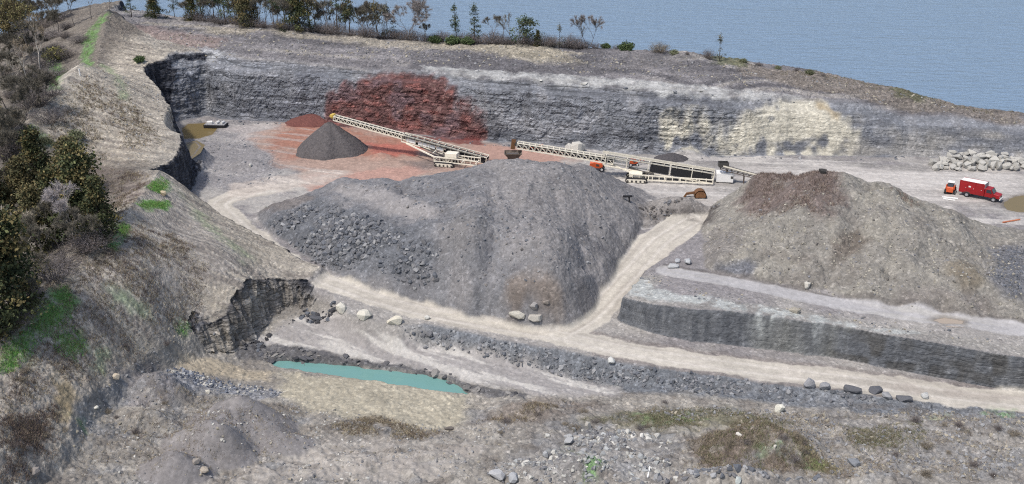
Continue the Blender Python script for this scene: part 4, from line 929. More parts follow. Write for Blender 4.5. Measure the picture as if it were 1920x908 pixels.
# ---------------- hopper below the head of the second conveyor
hp = np.array([P(962, 292, 3)[0], 215.6, 0]); hg = gz(hp[0], hp[1]); zt = 70 - 215.6 * (70 - P(962, 286, 3)[2]) / P(962, 286, 3)[1]
r4 = thing('receiving_hopper', (hp[0], hp[1], hg), 'dark brown flared hopper standing behind the grey heap, between the two long conveyors', 'hopper')
m = MB(); tw, bw = (1.75, 1.3), (.9, .6)
tp = [(hp[0] + a * tw[0], hp[1] + b * tw[1], zt) for a, b in ((-1,-1),(1,-1),(1,1),(-1,1))]; bt_ = [(hp[0] + a * bw[0], hp[1] + b * bw[1], zt - 1.3) for a, b in ((-1,-1),(1,-1),(1,1),(-1,1))]
for i in range(4): j = (i + 1) % 4; m.poly([tp[i], tp[j], bt_[j], bt_[i]])
for i in range(4): j = (i + 1) % 4; m.beam(tp[i], tp[j], .14)
m.build('bin', DUSTY, r4)
for a, b in ((-1,-1),(1,-1),(1,1),(-1,1)): MB().beam((hp[0] + a * 1.05, hp[1] + b * .75, zt - .9), (hp[0] + a * 1.15, hp[1] + b * .85, hg - .2), .14).build('leg', DUSTY, r4)
MB().box((hp[0], hp[1], zt - .45), (2.3, 1.6, .3), .2).build('stone_load', DIRT, r4)

# ---------------- wheels, truck, small machines
def wheel(root, c, axis, r, w, rim=GREYP):
    c, axis = Vector(c), Vector(axis).normalized(); t = MB().cyl(c - axis * w / 2, c + axis * w / 2, r, n=20).build('wheel', RUBBER, root, .03)
    MB().cyl(c - axis * (w / 2 + .02), c + axis * (w / 2 + .02), r * .55, n=14).build('rim', rim, t); return t
tb, tf = P(1812, 369.5, 0), P(1847, 376.5, 0); zt0 = gz(tb[0], tb[1]); tf = np.array([tf[0], tf[1], 0])
tx = Vector((tf[0] - tb[0], tf[1] - tb[1], 0)).normalized(); ty = Vector((0, 0, 1)).cross(tx); to = Vector((tb[0], tb[1], zt0)) + ty * 1.0; ta = math.atan2(tx.y, tx.x)
rt = thing('service_truck', to, 'red service truck with a tall box body and white roof on the pale yard', 'truck')
L3 = lambda a, b, c: to + tx * a + ty * b + Vector((0, 0, c))
def bx_(m, a, b, c, sz): return m.box(L3(a, b, c), sz, ta)
bd = bx_(MB(), .75, 0, 1.95, (4.7, 2.3, 2.3)).build('box_body', RED, rt, .04)
bx_(MB(), .75, 0, 3.125, (4.5, 2.1, .04)).build('roof', WHITE, bd)
m = MB()
for a in (-1.25, 2.75):
    for b in (-1.1, 1.1): bx_(m, a, b, 3.16, (.2, .1, .12))
bx_(m, .75, 1.12, 3.14, (4.6, .07, .08)); bx_(m, .75, -1.12, 3.14, (4.6, .07, .08)); m.build('roof_rail', RED, bd)
for k in range(3):
    d = bx_(MB(), -.75 + 1.45 * k, -1.165, 1.9 + (.25 if k == 1 else 0), (1.25, .03, 1.7 if k != 1 else 1.2)).build('locker_door', RED, bd, .01); bx_(MB(), -.35 + 1.45 * k, -1.2, 1.9, (.12, .04, .06)).build('handle', CHROME, d)
bx_(MB(), .35, -1.19, 2.2, (.42, .02, .28)).build('badge', WHITE, bd)
bx_(MB(), 3.12, 0, 2.75, (.05, 2.25, 1.0)).build('headboard', GREYP, rt)
cb = MB().prism([(3.15, .75), (4.75, .75), (4.75, 1.55), (4.25, 2.35), (3.15, 2.4)], to, tx, (0, 0, 1), ty, 2.0).build('cab', RED, rt, .04)
MB().prism([(4.32, 2.27), (4.78, 1.58), (4.82, 1.6), (4.36, 2.3)], to, tx, (0, 0, 1), ty, 1.75).build('windscreen', GLASS, cb)
for b in (-1.01, 1.01): MB().prism([(3.45, 1.6), (4.5, 1.6), (4.2, 2.2), (3.45, 2.22)], to + ty * b, tx, (0, 0, 1), ty, .03).build('side_window', GLASS, cb)
MB().prism([(4.75, .7), (5.95, .7), (5.98, 1.25), (5.8, 1.42), (4.75, 1.55)], to, tx, (0, 0, 1), ty, 1.85).build('hood', ORANGE if False else RED, rt, .05)
bx_(MB(), 6.08, 0, .68, (.2, 2.1, .3)).build('bumper', WHITE, rt, .03)
for b in (-.72, .72): bx_(MB(), 6.0, b, 1.08, (.06, .28, .2)).build('headlight', CHROME, rt)
bx_(MB(), 5.99, 0, 1.02, (.05, .9, .35)).build('grille', STEEL, rt)
bx_(MB(), 2.2, 0, .62, (6.6, .9, .25)).build('chassis_rail', STEEL, rt)
for b in (-1.12, 1.12): bx_(MB(), 4.3, b, 1.75, (.08, .2, .34)).build('mirror', STEEL, cb)
for a in (0, 4.95):
    for b in (-1.0, 1.0): wheel(rt, L3(a, b, .5), ty, .5, .34)
for b in (-1.08, 1.08): MB().prism([(-.75, .55), (-.6, .95), (-.3, 1.12), (.3, 1.12), (.6, .95), (.75, .55), (.62, .55), (.5, .85), (.25, .98), (-.25, .98), (-.5, .85), (-.62, .55)], to + ty * b, tx, (0, 0, 1), ty, .2).build('mudguard', STEEL, rt)

sp = P(1781, 362, 0); so_ = Vector((sp[0], sp[1], gz(sp[0], sp[1]))); sa = math.radians(62); sx_ = Vector((math.cos(sa), math.sin(sa), 0)); sy_ = Vector((-math.sin(sa), math.cos(sa), 0))
rs = thing('track_loader', so_, 'small orange tracked loader with a dark rear window, just behind the red truck', 'loader')
q3 = lambda a, b, c: so_ + sx_ * a + sy_ * b + Vector((0, 0, c))
for b in (-.8, .8): crawler(rs, tuple(q3(0, b, 0)), tuple(sx_), 2.3, .42, .75)
MB().prism([(-1.25, .45), (.9, .45), (1.0, .9), (.2, 1.05), (-.55, 1.5), (-1.2, 1.4)], so_, sx_, (0, 0, 1), sy_, 1.25).build('body', ORANGE, rs, .05)
cbn = MB().prism([(-.75, 1.35), (.75, 1.0), (.75, 2.15), (-.55, 2.2)], so_, sx_, (0, 0, 1), sy_, 1.1).build('cab', STEEL, rs, .03)
MB().prism([(-.8, 1.45), (-.62, 2.1), (-.66, 2.1), (-.84, 1.45)], so_, sx_, (0, 0, 1), sy_, .95).build('rear_window', GLASS, cbn)
MB().box(q3(.08, 0, 2.25), (1.45, 1.25, .1), sa).build('roof', WHITE, cbn, .03)
for b in (-.72, .72):
    m = MB(); m.beam(q3(-1.0, b, 1.75), q3(1.15, b, 1.35), .16, .22); m.beam(q3(1.15, b, 1.35), q3(1.6, b, .45), .16, .22); m.beam(q3(-1.0, b, 1.75), q3(-1.05, b, 1.0), .16, .2); m.build('lift_arm', ORANGE, rs)
MB().prism([(1.5, .1), (2.35, .08), (2.3, .2), (1.75, .4), (1.7, .8), (1.55, .8)], so_, sx_, (0, 0, 1), sy_, 1.8).build('bucket', STEEL, rs)

def orange_plant(u, v, label, rz, S=1.0, name='orange_machine', cat='machine', lift=0.0):
    c = P(u, v, 0); o = Vector((c[0], c[1], gz(c[0], c[1]) + lift)); X_ = Vector((math.cos(rz), math.sin(rz), 0)); Y_ = Vector((-math.sin(rz), math.cos(rz), 0)); r = thing(name, o, label, cat)
    b = MB().prism([(p[0] * S, p[1] * S) for p in [(-1.3, .6), (1.0, .55), (1.15, 1.0), (.8, 1.5), (-.5, 1.75), (-1.25, 1.55)]], o, X_, (0, 0, 1), Y_, 1.45 * S).build('body', ORANGE, r, .12 * S)
    MB().prism([(p[0] * S, p[1] * S) for p in [(-.1, 1.05), (.45, 1.0), (.4, 1.35), (-.1, 1.42)]], o - Y_ * .74 * S, X_, (0, 0, 1), Y_, .05).build('vent', STEEL, b)
    for a in (-.8, .95):
        for q in (-.72, .72): wheel(r, o + X_ * a * S + Y_ * q * S + Vector((0, 0, .42 * S)), Y_, .42 * S, .3 * S, WHITE)
    m = MB(); m.beam(o + X_ * .9 * S + Vector((0, 0, 1.1 * S)), o + X_ * 2.5 * S + Vector((0, 0, 1.75 * S)), .2 * S); m.beam(o + X_ * 2.5 * S + Vector((0, 0, 1.75 * S)), o + X_ * 2.9 * S + Vector((0, 0, 1.2 * S)), .16 * S); m.build('boom', ORANGE if S < 1 else CREAM, r); return r
orange_plant(1119, 319, 'rounded orange machine on wheels parked below the middle of the longest conveyor', -.15, 1.15)
orange_plant(1001, 284, 'small orange machine half hidden behind the outer boom of the longest conveyor', .3, .8)
orange_plant(1187, 310, 'small red-orange machine seen through the frame of the longest conveyor', .1, .8)

# rusty bucket with its arm on the dirt ridge, dark plate
b0 = at(1312, 371); bo = Vector(b0); rb = thing('excavator_bucket', bo, 'rusty brown excavator bucket and arm lying on the dark dirt ridge', 'bucket')
prof = []
for k in range(13): a = math.radians(-20 + 220 * k / 12); prof.append((1.15 * math.cos(a), .95 + 1.05 * math.sin(a)))
for k in range(12, -1, -1): a = math.radians(-20 + 220 * k / 12); prof.append((1.0 * math.cos(a), .95 + .9 * math.sin(a)))
MB().prism(prof, bo - Vector((0, 0, .3)), (1, 0, 0), (0, 0, 1), (0, 1, 0), 1.7).build('shell', RUST, rb)
for b in (-.82, .82): MB().prism(prof[:13], bo + Vector((0, b, -.3)), (1, 0, 0), (0, 0, 1), (0, 1, 0), .06).build('side_plate', RUST, rb)
m = MB()
for k in range(5): m.box(bo + Vector((1.15, -.7 + .35 * k, .35)), (.14, .12, .5))
m.build('tooth', STEEL, rb)
m = MB(); m.beam(bo + Vector((-.9, 0, 1.1)), bo + Vector((-2.6, .2, .75)), .45, .4); m.beam(bo + Vector((-2.5, .2, .8)), bo + Vector((-3.1, .3, -.2)), .35, .35); m.build('arm', RUST, rb)
d0 = Vector(at(1180, 379)); rd = thing('sign_post', d0, 'black T-shaped stand at the right shoulder of the grey heap', 'post')
MB().beam(d0 + Vector((.1, 0, -.3)), d0 + Vector((-.1, 0, 1.1)), .3).build('post', RUBBER, rd); MB().box(d0 + Vector((-.35, 0, 1.2)), (1.7, .5, .3), .1).build('plate', RUBBER, rd)

# low platform by the far puddle
p0 = Vector(P(405, 237, .1)); p0.z = gz(p0.x, p0.y); rp = thing('pump_raft', p0, 'dark low raft with pale items on it, beside the far left brown puddle', 'raft')
m = MB(); m.box(p0 + Vector((0, 0, .35)), (5.2, 2.6, .7), -.08); m.build('hull', RUBBER, rp, .08)
m = MB(); m.box(p0 + Vector((0, 0, .74)), (4.8, 2.4, .08), -.08); m.build('deck', GREYP, rp)
m = MB(); m.box(p0 + Vector((-1.4, 0, 1.05)), (1.3, 1.0, .55), .2); m.build('pump_housing', WHITE, rp, .08)
for dx in (.3, 1.5): MB().cyl(p0 + Vector((dx, -.6, 1.05)), p0 + Vector((dx + .3, .7, 1.05)), .28).build('drum', WHITE, rp)
# posts, pipes, planks
pp = Vector(at(150, 142)); m = MB(); m.cyl(pp - Vector((0, 0, .4)), pp + Vector((0, 0, 1.35)), .16, .15, 12); mo = m.build('marker_post', WHITE, None, origin=pp); tag(mo, 'white marker post on the crest of the far embankment', 'post')
def rod(name, cat, u0, v0, u1, v1, r, mat, label, group=None, lift=.1):
    a, b = Vector(at(u0, v0)), Vector(at(u1, v1)); a.z += lift; b.z += lift; o = MB().cyl(a, b, r, n=10).build(name, mat, None, origin=(a + b) / 2); tag(o, label, cat, group)
rod('white_pipe', 'pipe', 1766, 371, 1796, 374, .16, WHITE, 'white pipe lying beside the small orange loader, upper of two', None)
rod('white_pipe', 'pipe', 1768, 375, 1790, 377, .12, WHITE, 'shorter white pipe lying just below another one near the orange loader', None)
rod('orange_pipe', 'pipe', 1880, 418, 1912, 413, .15, plain('faded_orange', (.45, .16, .08), .6), 'faded orange pipe lying near the brown puddle at right', None)
pk = MB(); a, b = Vector(at(1214, 900)), Vector(at(1218, 882)); pk.beam(a + Vector((0, 0, .2)), b + Vector((0, 0, .5)), .16, .08); tag(pk.build('plank', WHITE, None, origin=a), 'pale plank lying among the white rubble at the bottom', 'plank')
wb = Vector(at(68, 508)); m = MB(); m.box(wb + Vector((0, 0, .35)), (.5, .45, .75), .4); m.prism([(-.3, .7), (.3, .7), (.18, .92), (-.18, .92)], wb, (math.cos(.4), math.sin(.4), 0), (0, 0, 1), (-math.sin(.4), math.cos(.4), 0), .5); tag(m.build('white_box', WHITE, None, origin=wb), 'small white box at the edge of the trees on the left', 'box')
# dark gravel cone and its reddish neighbours
def cone(name, u, v, r, h, mat, label, cat, rb_=0.0, seed=1, rx=1.0):
    c = P(u, v, 0); o = Vector((c[0], c[1] + r * .95, gz(c[0], c[1] + r * .95))); rng = np.random.default_rng(seed); bm = bmesh.new(); nr, na_ = 34, 96; rings = []
    for i in range(nr + 1):
        t = i / nr; row = []
        for j in range(na_):
            a = 2 * PI * j / na_; k = 1 + .05 * math.sin(3 * a + seed) + .04 * math.sin(7 * a); R_ = r * t * k * 1.06
            zz_ = h * (1 - t) - .5 * t ** 8 * 2 + .03 * rng.normal() * (1 + 1.0 * t); zz_ -= .35 * math.exp(-(t / .07) ** 2)
            row.append(bm.verts.new((R_ * math.cos(a) * rx, R_ * math.sin(a), zz_ + .10 * math.sin(9 * a + 4 * t) * t)))
        rings.append(row)
    for i in range(nr):
        for j in range(na_): bm.faces.new((rings[i][j], rings[i+1][j], rings[i+1][(j+1) % na_], rings[i][(j+1) % na_]))
    me = bpy.data.meshes.new(name); bm.to_mesh(me); bm.free(); me.materials.append(mat); me.polygons.foreach_set("use_smooth", [True] * len(me.polygons))
    return tag(link(name, me, None, o), label, cat)
GRAVEL = plain('dark_gravel', (.118, .108, .108), .95, var=.35, scale=1.6, bump=.5); REDG = plain('red_gravel', (.16, .065, .055), .95, var=.3, scale=2.5, bump=.25); BLK = plain('black_gravel', (.07, .066, .07), .95, var=.3, scale=2.5, bump=.25)
cone('gravel_cone', 610, 300, 8.0, 6.7, GRAVEL, 'dark grey cone of gravel below the head of the stacking conveyor', 'gravel heap', seed=2)
cone('gravel_cone', 578, 240, 4.6, 2.2, REDG, 'low dark red heap just behind the dark gravel cone', 'gravel heap', seed=4, rx=1.4)
cone('gravel_cone', 1262, 305, 2.6, 1.5, BLK, 'small blackish gravel heap behind the black side screens of the longest conveyor', 'gravel heap', seed=6, rx=1.6)
# ------------------------------------------------------------------ rocks
def rock_proto(seed, sx=1.0, sy=.8, sz=.6, n=16):
    r = np.random.default_rng(seed); bm = bmesh.new()
    pts = r.normal(size=(n, 3)); pts /= np.abs(pts).max(1, keepdims=True) ** .75 * np.linalg.norm(pts, axis=1, keepdims=True) ** .25 + 1e-6
    for p in pts: bm.verts.new((p[0] * sx * .5, p[1] * sy * .5, p[2] * sz * .5))
    res = bmesh.ops.convex_hull(bm, input=bm.verts)
    bmesh.ops.delete(bm, geom=[g for g in res['geom_interior'] + res['geom_unused'] if isinstance(g, bmesh.types.BMVert)], context='VERTS')
    bmesh.ops.triangulate(bm, faces=bm.faces); bm.verts.ensure_lookup_table(); bm.verts.index_update()
    v = np.array([q.co for q in bm.verts], F32); f = np.array([[q.index for q in g.verts] for g in bm.faces], np.int32); bm.free(); return v, f
ROCKP = [rock_proto(100 + i, 1.0, .62 + .06 * (i % 6), .42 + .08 * (i % 5)) for i in range(10)]
SLABP = [rock_proto(200 + i, 1.2, .8, .26 + .05 * (i % 3), 14) for i in range(5)]
ROCKM = vcol('rubble_stone', .92, .12, 5.0, bump=.08)
def rot_mats(n, r, tilt=.5):
    a = r.uniform(0, 2 * PI, n); b = r.normal(0, tilt, n); c = r.normal(0, tilt, n); M = np.zeros((n, 3, 3))
    ca, sa_, cb_, sb, cc, sc_ = np.cos(a), np.sin(a), np.cos(b), np.sin(b), np.cos(c), np.sin(c)
    M[:, 0, 0] = ca * cb_; M[:, 0, 1] = ca * sb * sc_ - sa_ * cc; M[:, 0, 2] = ca * sb * cc + sa_ * sc_
    M[:, 1, 0] = sa_ * cb_; M[:, 1, 1] = sa_ * sb * sc_ + ca * cc; M[:, 1, 2] = sa_ * sb * cc - ca * sc_
    M[:, 2, 0] = -sb; M[:, 2, 1] = cb_ * sc_; M[:, 2, 2] = cb_ * cc; return M
def pts_in(px, n, r, world=False):
    L = np.array([hit(u, v)[:2] for u, v in px]) if not world else np.array(px); lo, hi = L.min(0), L.max(0); X = r.uniform(lo, hi, (n * 6, 2))
    d = sdf_poly(X[:, 0], X[:, 1], [tuple(p) for p in L]); wd_ = np.random.default_rng(3).random(len(X)); dens = n2(X[:, 0] / 3.5, X[:, 1] / 3.5, 91) + .6 * n2(X[:, 0] / 1.3, X[:, 1] / 1.3, 92)
    X = X[(d > -.3) & (ss(-.8, 1.8, d) > wd_) & (dens > r.uniform(-.9, .7, len(X)))]; return X[:n]
def rock_mesh_obj(name, seed, size, c):
    v, f = (ROCKP + SLABP)[seed % 15]; me = mesh_from(name, v * size, f, ROCKM, np.tile([*c, 1], (len(v), 1)), False); return me
def Cs(r, g, b): return C(r, g, b) * K
BIG = []
def scatter(name, label, px, n, s0, s1, cols, seed, protos=ROCKP, tilt=.5, sink=.25, pw=3.2, keep=0, biglabel=None, grp=None):
    r = np.random.default_rng(seed); X = pts_in(px, n, r); n = len(X)
    if not n: print('no rocks', name); return
    on = bil(np.where(np.isfinite(M_RH), 1.0, 1.0), X[:, 0], X[:, 1]); S = s0 + (s1 - s0) * r.random(n) ** pw
    dd = np.minimum(sdf_line(X[:, 0], X[:, 1], ROAD), sdf_line(X[:, 0], X[:, 1], RAMP) - .6); ok = dd > 3.2; X, S = X[ok], S[ok]; n = len(X)
    Zg = bil(G, X[:, 0], X[:, 1]); Rm = rot_mats(n, r, tilt); ci = r.integers(0, len(cols), n); cc = np.array([Cs(*c) for c in cols])[ci] * r.uniform(.8, 1.2, (n, 1)); pi = r.integers(0, len(protos), n)
    order = np.argsort(-S); big = set(order[:keep].tolist()); V_, F_, C_ = [], [], []; base = 0
    for p in range(len(protos)):
        v, f = protos[p]; k = np.array([i for i in np.where(pi == p)[0] if i not in big], int)
        if len(k):
            w_ = np.einsum('nij,vj->nvi', Rm[k], v) * S[k, None, None]; w_[:, :, 0] += X[k, 0, None]; w_[:, :, 1] += X[k, 1, None]; w_[:, :, 2] += (Zg[k] + S[k] * (.22 - sink))[:, None]
            V_.append(w_.reshape(-1, 3)); F_.append((f[None] + (np.arange(len(k)) * len(v))[:, None, None] + base).reshape(-1, 3)); base += len(k) * len(v)
            C_.append(np.repeat(np.concatenate([cc[k], np.ones((len(k), 1))], 1), len(v), 0))
    if V_: tag(link(name, mesh_from(name, np.concatenate(V_), np.concatenate(F_), ROCKM, np.concatenate(C_), False)), label, 'rubble', None, 'stuff')
    for i in big:
        v, f = protos[pi[i]]; o = link('rock', mesh_from('rock', v * S[i], f, ROCKM, np.tile([*cc[i], 1], (len(v), 1)), False), None, (X[i, 0], X[i, 1], Zg[i] + S[i] * (.22 - sink)))
        o.rotation_euler = Matrix(Rm[i].tolist()).to_euler(); tag(o, biglabel, 'rock', grp)
DK, GR, LG, TN, WH = (108, 112, 122), (128, 128, 134), (158, 158, 162), (172, 162, 144), (205, 202, 196)
scatter('rubble', 'dark blue-grey broken stone on the left flank of the middle heap', [(500,425),(600,370),(650,395),(740,430),(830,470),(815,530),(760,545),(640,510),(520,455)], 2600, .2, 1.3, [DK, DK, GR, LG], 1, keep=60, biglabel='dark angular rock on the rubbly left flank of the middle spoil heap', grp='rocks on the left flank of the middle heap')
scatter('rubble', 'scattered stones over the middle spoil heap', [(640,350),(900,330),(960,303),(1090,308),(1185,400),(1150,490),(1050,590),(850,570),(760,540),(830,440)], 1700, .12, .7, [GR, DK, LG, (140,134,132)], 2, pw=4)
scatter('rubble', 'stones on the shoulder at the foot of the middle heap beside the haul road', [(560,470),(640,520),(740,550),(840,575),(940,592),(930,570),(800,545),(640,500)], 700, .15, .8, [DK, GR, LG], 3, pw=3)
scatter('rubble', 'broken grey stone on the slope between the haul road and the wheel tracks', [(740,608),(860,625),(1000,652),(1180,686),(1350,708),(1500,728),(1650,745),(1650,757),(1500,755),(1300,738),(1150,722),(1000,690),(850,655),(760,625)], 4200, .18, .95, [DK, GR, GR, LG, (100,104,112)], 4, keep=40, biglabel='grey rock on the stony slope below the haul road', grp='rocks on the slope below the haul road')
scatter('rubble', 'dark flat rock slabs along the far shore of the pond', [(455,655),(560,652),(660,668),(760,682),(850,704),(895,722),(985,738),(980,746),(880,736),(830,710),(740,695),(640,684),(500,678)], 420, .4, 1.7, [(92,92,98), (110,108,112), (78,78,84), (140,136,134)], 5, SLABP, .14, .18, 2.0, keep=30, biglabel='dark flat slab on the ledge along the far shore of the pond', grp='slabs along the pond')
scatter('rubble', 'pale and grey rubble at the bottom of the photo right of centre', [(1060,800),(1280,810),(1270,880),(1320,908),(900,908),(930,870),(1050,840)], 1500, .14, 1.0, [LG, WH, GR, (176,178,180)], 6, pw=3.5, keep=24, biglabel='pale grey rock in the rubble at the bottom edge', grp='rocks in the bottom rubble')
scatter('rubble', 'stones over the rough ground at the lower right', [(1150,755),(1450,775),(1700,770),(1918,775),(1918,905),(1560,905),(1500,820),(1280,800)], 3600, .12, .75, [LG, GR, TN, (134,128,124)], 7, pw=4)
scatter('rubble', 'grey slabs at the bottom edge below the brown mound', [(1280,890),(1380,880),(1540,900),(1500,908),(1290,908)], 200, .3, 1.3, [GR, LG, DK], 8, pw=2)
scatter('rubble', 'stones in front of the pond and on the gravel mounds', [(240,720),(420,745),(560,760),(860,800),(1000,770),(900,900),(420,905),(140,900),(200,780)], 2400, .1, .55, [LG, GR, TN, WH], 9, pw=4)
scatter('rubble', 'blue-grey broken stone tipped left of the pond', [(300,690),(350,690),(440,720),(530,728),(520,745),(430,740),(340,710)], 420, .18, .8, [(120,126,142), (150,156,170), (104,110,126), WH], 10, pw=2)
scatter('rubble', 'stones along the edge of the rock bench', [(1180,545),(1300,560),(1500,590),(1700,625),(1915,655),(1915,640),(1700,610),(1500,575),(1300,540),(1230,515)], 1500, .12, .6, [LG, GR, TN, DK], 11, pw=3)
scatter('rubble', 'tan stones over the right-hand spoil heap', [(1330,420),(1400,380),(1560,345),(1650,355),(1800,410),(1915,470),(1915,600),(1700,580),(1500,545),(1320,500)], 2600, .12, .6, [(154,147,134), (166,159,146), GR, (176,170,156), (128,124,119), (120,114,110)], 12, pw=3.5, keep=20, biglabel='tan stone on the face of the right-hand spoil heap', grp='stones on the right-hand heap')
scatter('rubble', 'blue-grey stone on the right end of the right-hand heap', [(1860,475),(1918,460),(1918,560),(1870,560)], 320, .15, .7, [DK, GR, (120,124,136)], 13, pw=2.5)
scatter('rubble', 'fallen stone along the foot of the back rock wall', [(360,222),(640,232),(920,266),(1250,290),(1915,292),(1915,302),(1250,300),(900,275),(640,242),(380,232)], 700, .25, 1.0, [GR, DK, LG], 14, pw=2.5)
scatter('rubble', 'stones on the bank between the rock wall and the trees', [(300,45),(700,75),(1040,90),(1300,108),(1500,140),(1915,212),(1915,238),(1500,175),(1300,150),(1000,130),(700,115),(320,90)], 3000, .18, .8, [TN, GR, LG, (176,168,150)], 15, pw=3)
scatter('rubble', 'loose slabs along the white ledge on top of the rock wall', [(880,142),(1050,152),(1200,166),(1400,186),(1500,188),(1400,192),(1200,174),(1050,160),(900,148)], 170, .4, 1.9, [LG, WH, GR, DK], 16, SLABP, .2, .1, 2, keep=14, biglabel='loose slab on the edge of the white ledge above the rock wall', grp='slabs on the white ledge')
scatter('rubble', 'stones at the foot of the near embankment', [(340,600),(420,580),(360,640),(340,680),(240,700),(130,850),(100,880),(200,700),(280,640)], 700, .1, .6, [TN, LG, GR], 17, pw=3.5)
scatter('rubble', 'dark broken rock at the foot of the near left rock face', [(470,650),(520,620),(580,570),(640,570),(630,590),(560,600),(500,640),(480,660)], 330, .25, 1.3, [(84,84,90), DK, (72,72,78)], 18, pw=2, keep=16, biglabel='dark rock at the foot of the near left rock face', grp='rocks below the near left rock face')
scatter('rubble', 'dark rubble on the dirt ridge between the two heaps', [(1200,385),(1300,375),(1350,382),(1310,415),(1230,425)], 420, .15, .9, [(92,88,88), GR, (112,106,104)], 19, pw=2.5)
scatter('rubble', 'stones on the quarry floor at the far left', [(360,260),(480,260),(560,330),(440,360),(380,350)], 420, .12, .6, [LG, GR, DK], 20, pw=3)
scatter('rubble', 'pale stones on the far embankment slope', [(150,150),(260,110),(320,220),(280,310),(100,290),(80,240)], 1300, .12, .55, [TN, LG, (150,140,128)], 21, pw=3.5)

